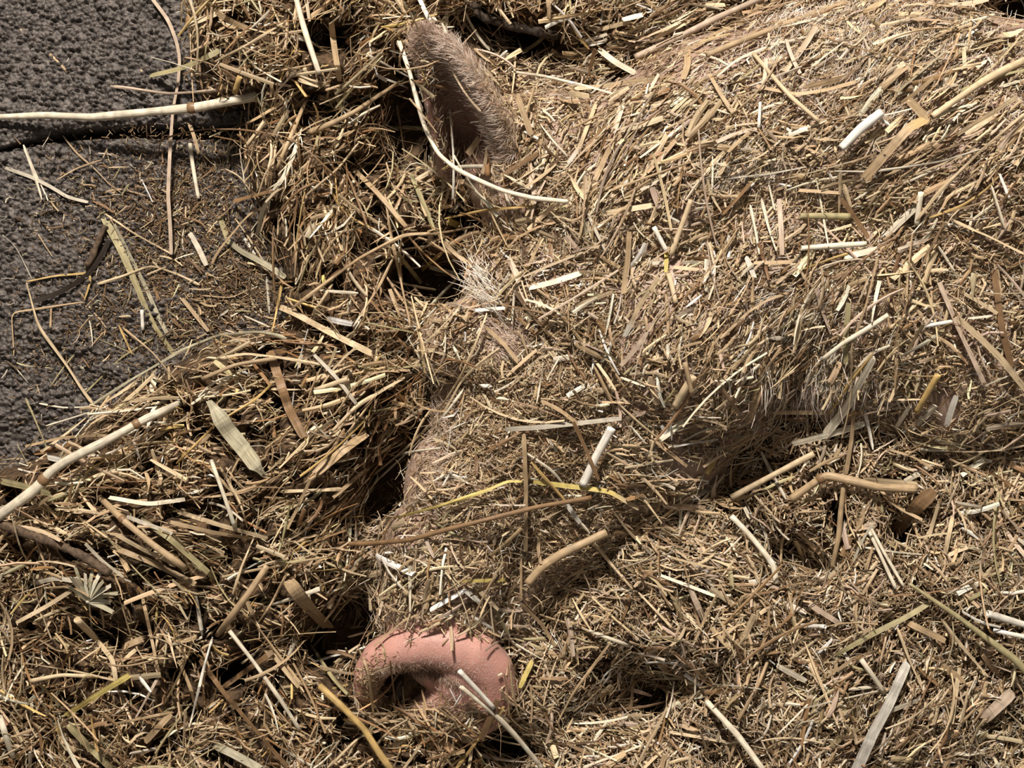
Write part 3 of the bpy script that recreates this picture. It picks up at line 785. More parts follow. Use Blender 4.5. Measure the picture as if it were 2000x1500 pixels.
CLEAR = np.zeros((1500, 2000), bool)
def clear_along(P, w):
    for (x0, y0), (x1, y1) in zip(P[:-1], P[1:]):
        L = math.hypot(x1 - x0, y1 - y0)
        for i in range(int(L / 3) + 1):
            t = i * 3 / max(L, 1); x = x0 + (x1 - x0) * t; y = y0 + (y1 - y0) * t; r = int(w / 2 + 3.5)
            CLEAR[max(0, int(y) - r):max(0, int(y) + r + 1), max(0, int(x) - r):max(0, int(x) + r + 1)] = True
for line in TRACES.strip().splitlines():
    f_ = line.split('|'); clear_along([tuple(float(v) for v in p.split(',')) for p in f_[1].split()], float(f_[2]))
def blocked(px, py):
    ix = np.clip(px.astype(int), 0, 1999); iy = np.clip(py.astype(int), 0, 1499)
    return CLEAR[iy, ix] & (px > 0) & (px < 2000) & (py > 0) & (py < 1500)
def scatter(heap, density, n, L, w, flat, names, off, tilt, seg, bend=.06, taper=.4, aniso=1.0, keep=.9):
    px, py = pick(density, n)
    st = samp(FSTR, px, py) * aniso; an = FANG[np.clip(((py - GY[0]) / STEP).astype(int), 0, NY - 1), np.clip(((px - GX[0]) / STEP).astype(int), 0, NX - 1)]
    th = an + RS.vonmises(0, 1e-6 + np.minimum(st, 6) * 1.0) / 2 * 1.0
    th = np.where(RS.rand(n) < .5, th, th + math.pi)
    ln = np.exp(RS.uniform(math.log(L[0]), math.log(L[1]), n))
    hit = np.zeros(n, bool)
    for q in (-.42, -.2, 0, .2, .42): hit |= blocked(px + np.cos(th) * ln * q, py - np.sin(th) * ln * q)
    k_ = ~(hit & (RS.rand(n) < keep)); px, py, th, ln = px[k_], py[k_], th[k_], ln[k_]; n = len(px)
    z = samp(surf_s, px, py); nn = samp(NNs, px, py)
    nn[:, 2] = np.maximum(nn[:, 2], .25); nn /= np.linalg.norm(nn, axis=1, keepdims=True)
    e = np.stack([np.cos(th), np.sin(th), np.zeros(n)], 1)
    T = e - nn * (e * nn).sum(1, keepdims=True); T /= np.linalg.norm(T, axis=1, keepdims=True)
    tl = RS.randn(n) * tilt; T = T * np.cos(tl)[:, None] + nn * np.sin(tl)[:, None]
    side = np.cross(nn, T); side /= np.linalg.norm(side, axis=1, keepdims=True); up = np.cross(T, side)
    ro = RS.randn(n) * .55; up = up * np.cos(ro)[:, None] + side * np.sin(ro)[:, None]
    ln = ln * K; wd = RS.uniform(w[0], w[1], n) * K
    x, y = px2w(px, py, z); C = np.stack([x, y, z], 1) + nn * (RS.uniform(off[0], off[1], n) + np.abs(np.sin(tl)) * ln * .25)[:, None]
    heap.add(*straw_batch(C, T, up, ln, wd, wd * RS.uniform(flat[0], flat[1], n), RS.randn(n) * bend, RS.randn(n) * bend, RS.rand(n) * taper, palette(names, n), seg))

# bare places: snout, inside of the ear, brow
BARE = np.clip(blob(862, 1306, 158, 88, 0, 5) + blob(905, 215, 62, 125, -22, 3) + blob(890, 95, 60, 42, 20, 3) + .82 * blob(985, 655, 62, 40, 30, 2), 0, 1)
EARB = blob(975, 215, 40, 150, -26, 2)
HEADF = np.clip(blob(1000, 850, 210, 280, -30, 2), 0, 1)
DEEP = smooth01((.062 - surf_s) / .04)
OFFM = 1 - MATM
ok = OFFM * (1 - BARE)
right = 1 - loose
PAL_L = [('tan', 4), ('pale', 3), ('brown', 2.4), ('gold', .45), ('olive', .5), ('rust', 1.0), ('cream', .8)]
PAL_R = [('tan', 3.4), ('pale', 3.6), ('brown', 1.9), ('pink', 1.6), ('cream', 1.1), ('olive', .25), ('dark', .4), ('white', .15)]
PAL_MAT = [('tan', 1.5), ('brown', 4.5), ('dark', 6), ('pale', .8), ('cream', .25), ('olive', .8)]
hl = Heap()
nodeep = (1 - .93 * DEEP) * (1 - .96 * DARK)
scatter(hl, ok * loose * nodeep, 13000, (14, 46), (2.2, 5), (.25, .7), PAL_L, (-.004, .004), .35, 2, keep=.5)
scatter(hl, ok * loose * nodeep, 9000, (40, 120), (2.4, 6.5), (.25, .8), PAL_L, (-.004, .007), .3, 3, .09)
scatter(hl, ok * loose * nodeep, 2300, (90, 220), (2, 6), (.3, .9), PAL_L, (0, .008), .16, 6, .09)
scatter(hl, ok * loose * nodeep, 700, (35, 100), (7, 13), (.15, .3), PAL_L, (0, .006), .22, 3, .04, .25)
scatter(hl, ok * loose * (1 - .9 * DARK), 6000, (30, 110), (1.2, 2.4), (.6, 1), PAL_L, (-.002, .008), .35, 5, .24)
scatter(hl, ok * loose * nodeep, 1500, (60, 170), (5, 9.5), (.25, .6), [('pale', 3), ('tan', 3), ('cream', 1.2), ('olive', .6), ('brown', 1)], (.002, .009), .14, 5, .05, .15)
lo = hl.build('loose_straw', M_STRAW)
tag(lo, 'tangled golden brown loose straw heaped beside the dark mats and the pig', 'straw', kind='stuff')
hr = Heap()
rr = ok * right * (1 - .5 * EARB)
scatter(hr, rr * nodeep, 72000, (9, 26), (2, 4.2), (.3, .7), PAL_R, (-.001, .004), .35, 1, keep=.25)
scatter(hr, rr * nodeep * (1 - .55 * HEADF), 26000, (18, 48), (2.4, 5.5), (.25, .7), PAL_R, (0, .0055), .28, 2, keep=.8)
scatter(hr, rr * nodeep * (1 - .75 * HEADF), 6500, (40, 95), (3, 7), (.25, .7), PAL_R, (.002, .008), .2, 3, .06)
scatter(hr, rr * nodeep * (1 - .9 * HEADF), 1400, (35, 110), (7, 13), (.15, .3), PAL_R, (.003, .009), .15, 3, .03, .2)
scatter(hr, rr * nodeep * (1 - .7 * HEADF), 1000, (90, 220), (2.5, 6), (.3, .9), PAL_R, (.004, .011), .1, 6, .05)
scatter(hr, rr * (1 - .9 * DARK), 12000, (18, 70), (1.1, 2), (.6, 1), PAL_R, (.001, .008), .35, 4, .22)
scatter(hr, ok * right * HEADF, 16000, (5, 15), (1.5, 3), (.4, .8), [('tan', 4), ('pale', 2), ('brown', 3), ('cream', .4)], (0, .0025), .35, 1, keep=.1)
rt = hr.build('chopped_straw', M_STRAW)
tag(rt, 'short chopped straw and chaff covering the sleeping pig', 'straw', kind='stuff')
hm = Heap()
md = MATM * (blob(400, 480, 170, 200, -20, 1.5) + .35 * blob(230, 640, 170, 110, -20) + .25 * blob(200, 400, 150, 90) + .9 * blob(480, 560, 120, 90)) 
scatter(hm, md, 12000, (5, 18), (1.3, 3), (.4, .8), PAL_MAT, (.001, .005), .3, 1, .02, keep=.4)
scatter(hm, md, 550, (20, 60), (2, 4.5), (.3, .7), PAL_MAT + [('pale', 3)], (.003, .007), .15, 3, .05)
scatter(hm, MATM, 150, (10, 40), (1.5, 3.5), (.4, .8), [('cream', 1), ('grey', 1)], (.003, .005), .08, 2, .1)
mt_ = hm.build('straw_chaff', M_STRAW)
tag(mt_, 'sparse dusty chaff scattered over the dark rubber mats', 'chaff', kind='stuff')
# matted bed under the loose pieces
idx = np.arange(NX * NY).reshape(NY, NX)
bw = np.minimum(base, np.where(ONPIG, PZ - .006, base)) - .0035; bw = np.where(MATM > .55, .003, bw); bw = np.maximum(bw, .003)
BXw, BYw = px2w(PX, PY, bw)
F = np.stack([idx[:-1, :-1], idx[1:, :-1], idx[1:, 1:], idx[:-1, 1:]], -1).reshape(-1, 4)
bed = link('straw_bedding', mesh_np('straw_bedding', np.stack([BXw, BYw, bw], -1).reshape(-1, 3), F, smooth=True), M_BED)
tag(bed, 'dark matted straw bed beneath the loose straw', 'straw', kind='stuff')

# ---------------------------------------------------------------- hair on the pig (parts of the pig)
def hair_mat():
    m, nt, b = new_mat('pig_hair'); a = nd(nt, 'ShaderNodeAttribute', attribute_name='straw_colour')
    nt.links.new(a.outputs[0], b.inputs['Base Color']); b.inputs['Roughness'].default_value = .4; return m
M_HAIR = hair_mat()
def cast(px, py):
    x, y = px2w(px, py, ZR); h = bvh.ray_cast(eye, (Vector((x, y, ZR)) - eye).normalized(), 3)
    return h if h[0] is not None else None
def hairs(name, region, n, L, w, cols, lean, spread, label, lift=.6, mat=None):
    """region(): random photo-frame point; lean: combed direction on the skin (photo-frame x right, y up)"""
    C, T, B = [], [], []
    k = 0
    while len(C) < n and k < n * 4:
        k += 1; px, py = region(); h = cast(px, py)
        if h is None: continue
        nr = h[1]; nr = nr if nr.z > -.2 else -nr
        d = lean(px, py) if callable(lean) else lean; a = math.atan2(d[1], d[0]) + random.gauss(0, spread)
        e = Vector((math.cos(a), math.sin(a), 0)); t = (e - nr * e.dot(nr)).normalized()
        t = (t + nr * abs(random.gauss(lift, .2))).normalized()
        C.append(h[0]); T.append(t); B.append(t.cross(nr).normalized().cross(t))
    C, T, B = np.array([c[:] for c in C]), np.array([c[:] for c in T]), np.array([c[:] for c in B]); m_ = len(C)
    ln = RS.uniform(L[0], L[1], m_) * K; wd = RS.uniform(w[0], w[1], m_) * K
    C = C + T * (ln * .47)[:, None]
    H = Heap(); H.add(*straw_batch(C, T, B, ln, wd, wd, RS.randn(m_) * .05, RS.uniform(0, .12, m_), np.full(m_, .75), palette(cols, m_, .06), 3))
    o = H.build(name, mat or M_HAIR, False); o.parent = pig
    o['kind'] = 'stuff'
    if label: o['label'] = label
    return o
def box_r(x0, x1, y0, y1): return lambda: (random.uniform(x0, x1), random.uniform(y0, y1))
def gauss_r(x, y, sx, sy, rot=0):
    c, s = math.cos(math.radians(rot)), math.sin(math.radians(rot))
    def f():
        u, v = random.gauss(0, sx), random.gauss(0, sy); return x + u * c - v * s, y + u * s + v * c
    return f
def ear_pt():
    E = ear_curves(); f = random.random() * (len(E) - 1.01); k = int(f); t = f - k; v = random.random()
    l = [E[k][0][j] * (1 - t) + E[k + 1][0][j] * t for j in (0, 1)]; r = [E[k][1][j] * (1 - t) + E[k + 1][1][j] * t for j in (0, 1)]
    return l[0] * (1 - v) + r[0] * v + random.gauss(0, 2), l[1] * (1 - v) + r[1] * v
PALE_H = {'h1': (.63, .49, .41), 'h2': (.42, .32, .26), 'h3': (.80, .74, .68), 'h4': (.25, .16, .12)}; PAL.update(PALE_H)
def ear_in():
    while True:
        p = ear_pt()
        if random.random() < (1.0 if p[1] < 160 else .35): return p
hairs('ear_fuzz', ear_in, 5200, (9, 22), (.5, .9), [('h1', 1.5), ('h2', 4), ('h4', 3)], (-.5, .8), .7, None, .3)
hairs('ear_fringe', lambda: (lambda t: (np.interp(t, [0, .3, .6, 1], [1000, 975, 935, 875]) + random.gauss(0, 11), np.interp(t, [0, .3, .6, 1], [320, 240, 165, 75]) + random.gauss(0, 7)))(random.random()),
      3200, (14, 34), (.5, 1.0), [('h1', 4), ('h3', 2.2)], (-.95, .35), .5, 'pale fringe of hair along the ear rim', .5)
hairs('ear_tip_fuzz', gauss_r(840, 90, 26, 24), 1500, (12, 26), (.6, 1), [('h1', 3), ('h2', 3), ('h3', .5)], (-.3, .9), .9, None, .8)
hairs('snout_down', gauss_r(850, 1320, 75, 50), 2600, (2, 6), (.25, .4), [('h1', 2), ('h3', 1)], (-.2, -1), .8, 'fine pale down on the pink snout', .5)
hairs('nostril_hair', lambda: (lambda t: (735 + 165 * t + random.gauss(0, 4), 1306 + 16 * math.sin(t * 3.14) * -1 + 30 * t + random.gauss(0, 5)))(random.random()),
      700, (9, 22), (.6, .9), [('h4', 2), ('dark', 2), ('h2', 1)], (.2, -1), .5, 'dark hairs fringing the nostril', .4)
hairs('chin_hair', gauss_r(850, 1405, 45, 22), 900, (8, 22), (.6, 1), [('h2', 3), ('h1', 2), ('brown', 2)], (-.8, -.3), .9, None, .5)
hairs('eyelashes', gauss_r(968, 585, 12, 28, -20), 85, (48, 92), (1.0, 1.8), [('h3', 3), ('white', 2)], (-.75, .65), .38, 'long white eyelashes beside the dark eye hollow', .75)
hairs('brow_hair', gauss_r(985, 650, 30, 22), 900, (16, 40), (.6, 1.1), [('h1', 3), ('h2', 2), ('h3', .7)], (.8, -.5), .6, 'pinkish brow hair', .3)
hairs('cheek_fur', gauss_r(1600, 735, 58, 42), 460, (30, 70), (1.1, 2.0), [('h3', 3), ('grey', 3), ('h1', 2)], (-.12, -1), .22, 'grey white bristles combed down the cheek', .35)
hairs('flank_fur', gauss_r(1570, 590, 55, 40), 330, (24, 60), (1, 1.7), [('h3', 3), ('grey', 3)], (-.7, -.7), .4, None, .45)
hairs('neck_fur', gauss_r(1690, 90, 150, 80), 2600, (20, 48), (.9, 1.6), [('h3', 3), ('grey', 2), ('h1', 2)], (.3, .9), .6, 'white bristles on the neck', .5)
hairs('back_fur', gauss_r(1440, 300, 60, 35), 300, (20, 50), (.9, 1.6), [('h3', 3), ('grey', 2)], (-.6, -.8), .5, None, .5)
hairs('muzzle_fur', gauss_r(872, 840, 22, 110), 450, (18, 42), (.6, 1.1), [('h1', 3), ('h3', 1)], (-.9, .1), .6, None, .5)

# dust and tiny chaff caught in the fur of the ear and on the snout: belongs to the loose chaff
def dusting(heap, region, n, L, w, names, lift=.0008):
    C, T, B = [], [], []
    for _ in range(n):
        px, py = region(); h = cast(px, py)
        if h is None: continue
        nr = h[1]; nr = nr if nr.z > 0 else -nr; a = random.uniform(0, 6.28); e = Vector((math.cos(a), math.sin(a), 0)); t = (e - nr * e.dot(nr)).normalized()
        C.append((h[0] + nr * lift)[:]); T.append(t[:]); B.append(nr[:])
    C, T, B = map(np.array, (C, T, B)); m_ = len(C)
    heap.add(*straw_batch(C, T, B, np.exp(RS.uniform(math.log(L[0]), math.log(L[1]), m_)) * K, RS.uniform(w[0], w[1], m_) * K, np.full(m_, 1.0 * K), RS.randn(m_) * .1, RS.randn(m_) * .1, RS.rand(m_) * .5, palette(names, m_), 2))
hd = Heap()
dusting(hd, lambda: (lambda t: (np.interp(t, [0, .3, .6, 1], [1010, 985, 945, 860]) + random.gauss(0, 16), np.interp(t, [0, .3, .6, 1], [320, 240, 165, 75]) + random.gauss(0, 14)))(random.random()), 2600, (5, 18), (1, 2.2), [('tan', 3), ('pale', 2), ('brown', 2), ('h1', 2)])
dusting(hd, ear_in, 500, (4, 14), (.9, 1.8), [('tan', 3), ('brown', 2), ('h1', 2)])
dusting(hd, gauss_r(1035, 225, 20, 60), 1100, (6, 20), (1, 2.6), [('tan', 3), ('pale', 2), ('brown', 2)])
dusting(hd, gauss_r(985, 655, 45, 30), 500, (4, 14), (.9, 1.8), [('tan', 3), ('brown', 2), ('h1', 2)])
dusting(hd, gauss_r(840, 1405, 75, 16), 1100, (6, 20), (1, 2.4), [('tan', 3), ('brown', 3), ('pale', 2)])
dusting(hd, gauss_r(728, 1345, 20, 34), 520, (6, 20), (1, 2.4), [('tan', 3), ('brown', 3), ('pale', 2)])
tag(hd.build('chaff_dust', M_STRAW), 'fine chaff dust caught in the fur of the ear and brow', 'chaff', kind='stuff')

# ---------------------------------------------------------------- single straws traced where the photograph shows them
def resample(P, n):
    P = np.asarray(P, float); d = np.r_[0, np.cumsum(np.hypot(*np.diff(P, axis=0).T))]
    t = np.linspace(0, d[-1], n); Q = np.stack([np.interp(t, d, P[:, 0]), np.interp(t, d, P[:, 1])], 1)
    for _ in range(2 if len(P) > 2 else 0): Q[1:-1] = .25 * Q[:-2] + .5 * Q[1:-1] + .25 * Q[2:]
    return Q, d[-1]
def hull(s, h):
    """upper convex hull of the ground profile: how a stiff stalk rests on the high points"""
    st = []
    for p in zip(s, h):
        while len(st) > 1 and (st[-1][1] - st[-2][1]) * (p[0] - st[-1][0]) <= (p[1] - st[-1][1]) * (st[-1][0] - st[-2][0]): st.pop()
        st.append(p)
    return np.interp(s, [a for a, _ in st], [b for _, b in st])
def path3(P, w, kind, off):
    n = max(4, int(sum(math.dist(a, b) for a, b in zip(P[:-1], P[1:])) / (9 if w < 12 else 7)) + 1)
    Q, L = resample(P, n); s = np.linspace(0, L, n) * K
    h = samp(surf_s, Q[:, 0], Q[:, 1]); st = {'t': 1.0, 'f': .7, 's': .6, 'w': 1.0, 'h': 1.0}[kind]
    z = st * hull(s, h) + (1 - st) * h
    for _ in range(3): z[1:-1] = .25 * z[:-2] + .5 * z[1:-1] + .25 * z[2:]
    z = np.maximum(z, h - .001) + off + (w * K * .5 if kind in 'tw' else w * K * .15)
    x, y = px2w(Q[:, 0], Q[:, 1], z)
    return np.stack([x, y, z], 1), L
def frame(C):
    T = np.gradient(C, axis=0); T /= np.linalg.norm(T, axis=1, keepdims=True)
    up = np.tile([0, 0, 1.0], (len(C), 1)); Sd = np.cross(T, up); Sd /= np.linalg.norm(Sd, axis=1, keepdims=True); return T, Sd, np.cross(Sd, T)
def build_piece(name, P, w, kind, colour, off, taper=0, tip=None, parent=None):
    r = random.Random(int(P[0][0] * 7 + P[0][1] * 13 + w))
    if kind in 'fs' and w < 20: w = w * .92
    C, L = path3(P, w, kind, off); n = len(C); T, Sd, Up = frame(C); t = np.linspace(0, 1, n)
    c0 = np.array(PAL[colour]) * math.exp(r.gauss(0, .07)); W_ = w * K / 2
    wid = 1 - taper * t if taper >= 0 else 1 + taper * (1 - t)
    ends = []
    if kind in 'tw':
        m = 10; rw = wid * (1 + .06 * np.sin(t * L / 23 + r.random() * 6)) 
        if kind == 'w': rw = rw * (1 + .16 * np.array([r.uniform(-1, 1) for _ in range(n)]))
        a = np.arange(m) / m * 2 * math.pi; fl = .86
        V = C[:, None] + (Sd[:, None] * np.cos(a)[None, :, None] + Up[:, None] * (np.sin(a) * fl)[None, :, None]) * (W_ * rw)[:, None, None]
        if kind == 't' and w >= 7:       # open, hollow ends
            def ring(i, sc, push): return (C[i] + T[i] * push + (Sd[i] * np.cos(a)[:, None] + Up[i] * (np.sin(a) * fl)[:, None]) * W_ * rw[i] * sc)[None]
            V = np.concatenate([ring(0, .05, W_ * 3), ring(0, .72, W_ * 2.6), ring(0, .76, 0), V, ring(-1, .76, 0), ring(-1, .72, -W_ * 2.6), ring(-1, .05, -W_ * 3)])
        else: V = np.concatenate([C[0][None, None] + (V[:1] - C[0]) * .05, V, C[-1][None, None] + (V[-1:] - C[-1]) * .05])
    else:
        m = 8; ph = r.random() * 6; tw = (.5 if kind == 'f' else .9) * np.sin(t * L / (90 if kind == 'f' else 60) + ph) * (1 if w < 16 else .5)
        prof = np.clip(np.minimum(t, 1 - t) * n / 1.5 + (.86 if kind == 'f' else .5), 0, 1) if w < 30 else np.clip(np.minimum(t * 3, (1 - t) * 7) + .35, 0, 1)
        if kind == 'h': prof = np.sin(math.pi * (t * .9 + .05)) ** .8
        ht = max(.00022, W_ * (.28 if kind == 'f' else .6)) * np.ones(n); crv = .22 if kind == 'f' else 0
        u = np.array([-1, -.6, 0, .6, 1, .6, 0, -.6]); v = np.array([0, .5, 1, .5, 0, -.5, -.55, -.5])
        up_ = v[None] * ht[:, None] + (crv * W_) * (u[None] ** 2) * 1.2
        sx = u[None] * (W_ * wid * prof)[:, None]
        A = Sd * np.cos(tw)[:, None] + Up * np.sin(tw)[:, None]; B = -Sd * np.sin(tw)[:, None] + Up * np.cos(tw)[:, None]
        V = C[:, None] + A[:, None] * sx[..., None] + B[:, None] * up_[..., None]
        if kind == 'f':       # frayed, slanting ends
            for e, sg in ((0, -1), (-1, 1)):
                V[e] += T[e] * (np.array([r.uniform(-.2, 1.0) for _ in range(m)]) * W_ * sg)[:, None]
        V = np.concatenate([V[:1].mean(1, keepdims=True) + (V[:1] - V[:1].mean(1, keepdims=True)) * .02, V, V[-1:].mean(1, keepdims=True) + (V[-1:] - V[-1:].mean(1, keepdims=True)) * .02])
    R = len(V); idx = np.arange(R * m).reshape(R, m)
    F = np.stack([idx[:-1], np.roll(idx[:-1], -1, 1), np.roll(idx[1:], -1, 1), idx[1:]], -1).reshape(-1, 4)
    col = np.tile(c0, (R, 1)); q = np.linspace(0, 1, R)
    blot = np.array([math.exp(r.gauss(0, .1)) for _ in range(R)])
    col *= blot[:, None]
    if tip is not None: 
        g = smooth01((q - .68) / .18)[:, None]; col = col * (1 - g) + np.array(PAL[tip]) * g
    col = np.clip(np.repeat(col, m, 0), 0, .95)
    uv = np.stack(np.broadcast_arrays((np.arange(m) * .5 + r.random() * 30)[None], (q * L * K * 60 + r.random() * 30)[:, None]), -1).reshape(-1, 2)
    me = mesh_np(name, V.reshape(-1, 3), F, col, uv, smooth=(kind in 'tw'))
    o = link(name, me, M_TWIG if kind == 'w' and colour == 'brown' else (M_BARK if kind == 'w' else M_STRAW), parent)
    return o, C, T, Sd, Up
def node_ring(parent, C, T, Sd, Up, i, r0, colour):
    i = int(np.clip(i, 1, len(C) - 2)); a = np.arange(12) / 12 * 2 * math.pi; rows = []
    for d, sc in ((-.9, 1.0), (-.5, 1.2), (0, 1.28), (.5, 1.16), (.9, 1.0)):
        rows.append(C[i] + T[i] * d * r0 + (Sd[i] * np.cos(a)[:, None] + Up[i] * np.sin(a)[:, None] * .88) * r0 * sc)
    V = np.array(rows); idx = np.arange(60).reshape(5, 12)
    F = np.stack([idx[:-1], np.roll(idx[:-1], -1, 1), np.roll(idx[1:], -1, 1), idx[1:]], -1).reshape(-1, 4)
    uv = np.zeros((60, 2)); o = link('stem_node', mesh_np('stem_node', V.reshape(-1, 3), F, np.tile(PAL[colour], (60, 1)), uv, True), M_STRAW, parent)
    o['label'] = 'darker swollen joint'; return o
NOUN = {'t': ('straw_stalk', 'straw stalk', 'straw'), 'f': ('flat_straw', 'flat straw blade', 'straw'), 's': ('straw_strand', 'straw strand', 'straw'),
        'w': ('twig', 'dark twig', 'twig'), 'h': ('seed_husk', 'seed husk', 'husk')}
CN = {'pale': 'pale', 'tan': 'tan', 'brown': 'brown', 'cream': 'cream', 'olive': 'olive', 'gold': 'golden', 'rust': 'rusty', 'pink': 'pinkish tan', 'grey': 'greyish',
      'dark': 'dark', 'black': 'black', 'white': 'white', 'yellow': 'yellow', 'sage': 'grey green'}
PLACES = [(120, 90, 'on the upper mat'), (300, 60, 'on the upper mat beside the heap'), (330, 160, 'just above the thick stalk on the mat'), (80, 350, 'on the lower mat under the gap'),
          (230, 330, 'below the middle of the gap'), (400, 320, 'at the dark end of the gap'), (60, 480, 'on the bare lower mat'), (200, 480, 'beside the bark strip'),
          (100, 640, 'on the wrinkled mat'), (280, 620, 'beside the broad olive blades'), (400, 480, 'in the chaff on the lower mat'), (480, 600, 'where the lower mat meets the heap'),
          (80, 800, 'at the lowest corner of the mat'), (220, 760, 'along the lower edge of the mat'), (420, 50, 'at the top edge of the heap beside the mat'), (470, 200, 'at the heap edge near the thick stalk'),
          (600, 80, 'on the heap midway between mat and ear'), (700, 40, 'on the heap above the ear tip'), (620, 250, 'on the heap level with the gap'), (780, 160, 'beside the ear tip'), (560, 400, 'on the heap below the gap'),
          (700, 400, 'on the heap below the ear'), (880, 40, 'directly above the ear tip'), (1060, 50, 'behind the ear by the dark twig'), (1180, 90, 'on the bright bundle behind the ear'), (1050, 150, 'at the back of the ear'),
          (920, 220, 'inside the ear'), (1040, 250, 'against the ear base'), (1150, 260, 'on the crown of the head'), (900, 330, 'under the ear opening'), (880, 450, 'between the ear and the eye'), (860, 540, 'over the dark eye hollow'),
          (980, 620, 'on the brow'), (1080, 560, 'above the brow'), (1230, 420, 'on the forehead'), (1300, 500, 'around the pale Y of straws'), (1240, 640, 'on the cheek below the Y'), (1340, 120, 'at the top of the neck'), (1560, 60, 'along the top of the neck'),
          (1540, 180, 'on the neck'), (1440, 200, 'on the nape'), (1700, 260, 'around the short white stalk on the neck'), (1850, 200, 'on the shoulder near the top corner'), (1900, 330, 'on the upper shoulder'), (1620, 400, 'on the shoulder fold'), (1500, 440, 'on the upper cheek'),
          (1620, 500, 'below the shoulder fold'), (1820, 400, 'in the middle of the shoulder'), (1920, 450, 'on the shoulder by the frame edge'), (1480, 620, 'on the round of the cheek'), (1680, 650, 'behind the grey bristles'), (1580, 770, 'among the grey bristles'),
          (1880, 640, 'on the flank'), (1960, 700, 'on the flank by the frame edge'), (1800, 780, 'beside the dark hollow in the flank'), (1660, 850, 'under the grey bristles'), (1500, 900, 'in the shade under the cheek'), (1340, 860, 'along the jaw shadow'),
          (1340, 750, 'on the lower cheek'), (1200, 760, 'in the middle of the cheek'), (1060, 760, 'on the side of the nose below the brow'), (960, 760, 'on the bridge of the nose'), (1120, 850, 'on the jaw beside the thick white stalk'), (1050, 940, 'on the upper lip by the yellow straws'),
          (1120, 1010, 'below the yellow straws'), (900, 1050, 'across the muzzle'), (1020, 1120, 'on the muzzle above the snout'), (880, 1180, 'just above the snout rim'), (950, 1370, 'over the snout'), (760, 1320, 'across the nostril'), (1040, 1320, 'beside the snout rim'),
          (1200, 1250, 'in the hollow beside the snout'), (1350, 1160, 'on the chopped straw under the jaw'), (1120, 1400, 'in the dark dip beside the snout'), (860, 1460, 'under the chin'), (1550, 970, 'by the bent jointed stem'), (1680, 930, 'around the bent jointed stem'), (1780, 900, 'on the belly ridge'),
          (1500, 1060, 'below the bent stem'), (1640, 1050, 'by the upright stalk under the bent stem'), (1840, 1030, 'on the lower flank'), (1730, 1090, 'on the lower flank beside the dark hole'), (1600, 1200, 'on the pale mound'), (1700, 1230, 'on the middle of the pale mound'), (1560, 1320, 'low on the pale mound'),
          (1740, 1330, 'around the broad white stalk'), (1850, 1260, 'under the long olive stalk'), (1950, 1220, 'by the frame edge above the olive stalk'), (1900, 1380, 'at the lower corner of the mound'), (1400, 1430, 'at the bottom of the chopped straw'),
          (540, 780, 'on the crest of the lower heap'), (640, 720, 'on the heap beside the brow hollow'), (650, 870, 'on the fanned straws beside the nose'), (760, 830, 'beside the dark gap along the nose'), (800, 880, 'over the dark gap along the nose'), (560, 970, 'below the fanned straws'), (320, 900, 'below the long white tipped stalk'),
          (440, 940, 'beside the grey green leaf'), (120, 870, 'around the long stalk at the mat corner'), (60, 960, 'at the root of the long stalk'), (250, 1000, 'at the head of the combed bundle'), (320, 1080, 'in the combed bundle'), (450, 1040, 'at the tail of the combed bundle'), (100, 1060, 'around the dark stick'),
          (80, 1190, 'near the papery flower head'), (180, 1220, 'under the papery flower head'), (300, 1200, 'in the middle of the lower heap'), (440, 1180, 'on the lower heap beside the muzzle'), (400, 1300, 'by the small dark hole in the lower heap'), (220, 1330, 'on the lowest slope of the heap'),
          (100, 1430, 'in the bottom corner'), (300, 1420, 'at the bottom of the heap'), (500, 1400, 'at the bottom of the heap toward the snout'), (660, 1320, 'between the heap and the snout'), (600, 620, 'on the heap beside the eye hollow'), (760, 520, 'on the heap edge by the eye hollow')]
def auto_label(P, w, kind, colour):
    L = sum(math.dist(a, b) for a, b in zip(P[:-1], P[1:])); dx, dy = P[-1][0] - P[0][0], P[-1][1] - P[0][1]
    a = math.degrees(math.atan2(-dy, dx)) % 180; chord = math.hypot(dx, dy)
    o = 'curved' if chord < .93 * L else ('level' if a < 17 or a > 163 else ('upright' if 73 < a < 107 else ('rising' if a < 90 else 'falling')))
    size = 'short ' if L < 62 else ('long ' if L > 125 else ''); wd = 'thin ' if w < 5.2 and kind != 's' else ('broad ' if w > 11.5 else '')
    mx_, my_ = P[len(P) // 2] if len(P) > 2 else ((P[0][0] + P[1][0]) / 2, (P[0][1] + P[1][1]) / 2)
    pl = min(PLACES, key=lambda q: math.hypot(q[0] - mx_, q[1] - my_))[2]
    return f"{size}{wd}{o} {CN[colour]} {NOUN[kind][1]} {pl}"
TR = []
for line in TRACES.strip().splitlines():
    f = line.split('|'); P = [tuple(float(v) for v in p.split(',')) for p in f[1].split()]
    ex = dict(kv.split('=') for kv in f[4].split()) if len(f) > 4 and f[4] else {}
    TR.append([f[0], P, float(f[2]), f[3], ex, f[5] if len(f) > 5 else None])
labs = [t[5] or auto_label(t[1], t[2], t[0], t[3]) for t in TR]
from collections import defaultdict
by = defaultdict(list)
for i, l in enumerate(labs): by[l].append(i)
for l, ids in by.items():
    if len(ids) > 1:
        ids.sort(key=lambda i: sum(p[1] for p in TR[i][1]) / len(TR[i][1]))
        names = ['higher', 'lower'] if len(ids) == 2 else (['topmost', 'middle', 'lowest'] if len(ids) == 3 else ['topmost', 'second', 'third', 'fourth', 'fifth', 'sixth', 'seventh', 'eighth'][:len(ids)])
        for nme, i in zip(names, ids): labs[i] = l + f", {nme} of {['two', 'three', 'four', 'five', 'six', 'seven', 'eight'][len(ids) - 2]}"
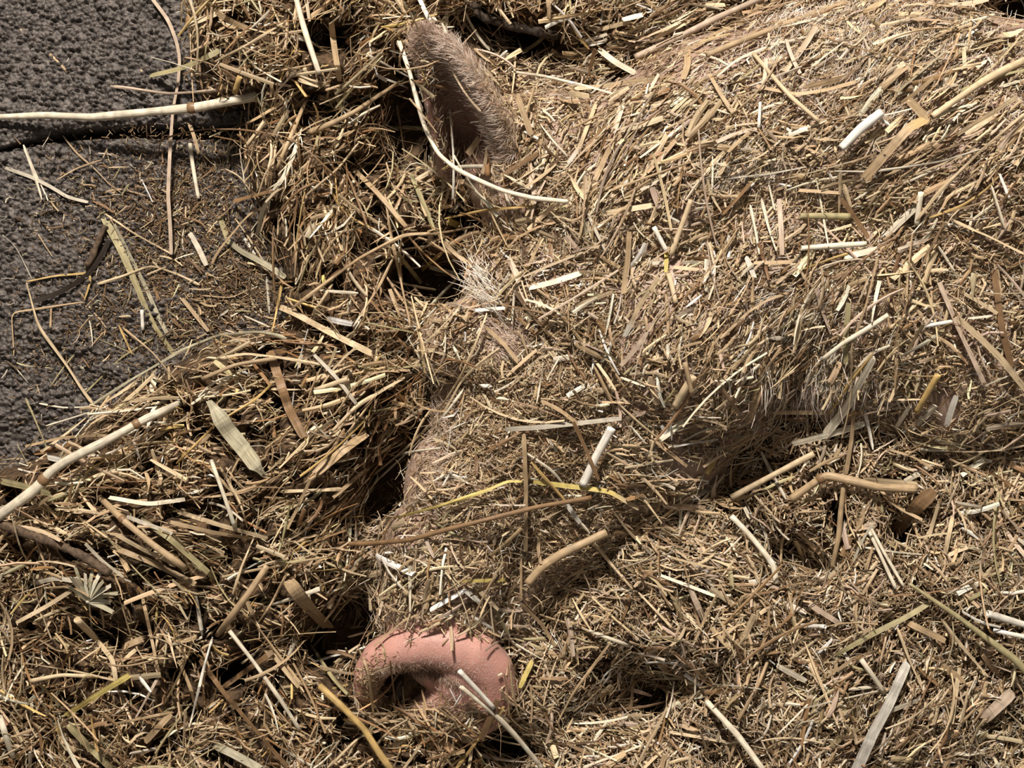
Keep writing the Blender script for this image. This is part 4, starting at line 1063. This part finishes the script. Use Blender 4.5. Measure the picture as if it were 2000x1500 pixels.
for k, (kind, P, w, colour, ex, lab) in enumerate(TR):
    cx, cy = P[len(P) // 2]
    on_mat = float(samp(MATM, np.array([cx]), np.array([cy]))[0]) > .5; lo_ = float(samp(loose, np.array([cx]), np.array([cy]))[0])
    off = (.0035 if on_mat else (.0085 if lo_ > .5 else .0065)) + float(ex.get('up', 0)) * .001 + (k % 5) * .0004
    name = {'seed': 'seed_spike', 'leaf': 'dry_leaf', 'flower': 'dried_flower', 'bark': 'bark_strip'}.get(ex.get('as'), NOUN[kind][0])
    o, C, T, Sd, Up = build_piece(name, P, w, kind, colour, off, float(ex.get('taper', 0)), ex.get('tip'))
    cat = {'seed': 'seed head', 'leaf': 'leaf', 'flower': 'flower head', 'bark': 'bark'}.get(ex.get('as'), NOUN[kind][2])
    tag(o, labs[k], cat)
    if 'node' in ex:
        for q in ex['node'].split(','): 
            ii = float(q) * (len(C) - 1); tp = float(ex.get('taper', 0)); rr_ = (1 - tp * float(q)) if tp >= 0 else (1 + tp * (1 - float(q)))
            node_ring(o, C, T, Sd, Up, ii, w * K / 2 * rr_, 'brown')
    if ex.get('as') == 'seed':
        for q in range(14):
            i = 1 + q * (len(C) - 3) // 14; x0, y0 = P[0]; f_ = i / (len(C) - 1); Q_, _L = resample(P, len(C)); px, py = Q_[i]; sg = 1 if q % 2 else -1
            d = Q_[min(i + 1, len(C) - 1)] - Q_[i - 1]; d = d / np.hypot(*d); nn_ = np.array([-d[1], d[0]]) * sg
            e = Q_[i] + d * 26 + nn_ * 13
            build_piece('awn', [(px, py), tuple((Q_[i] + e) / 2 + nn_ * 2), tuple(e)], 4.5, 's', colour, off + .002, .6, None, o)
    if ex.get('as') == 'flower':
        for q in range(11):
            a = math.radians(-150 + q * 17); bx, by_ = P[-1]
            build_piece('petal', [(bx, by_), (bx + 22 * math.cos(a), by_ + 26 * math.sin(a)), (bx + (42 + q % 3 * 8) * math.cos(a + .05), by_ + (50 + q % 3 * 8) * math.sin(a + .05))], 12, 'f', 'cream' if q % 2 else 'sage', off + .001, .2, None, o)
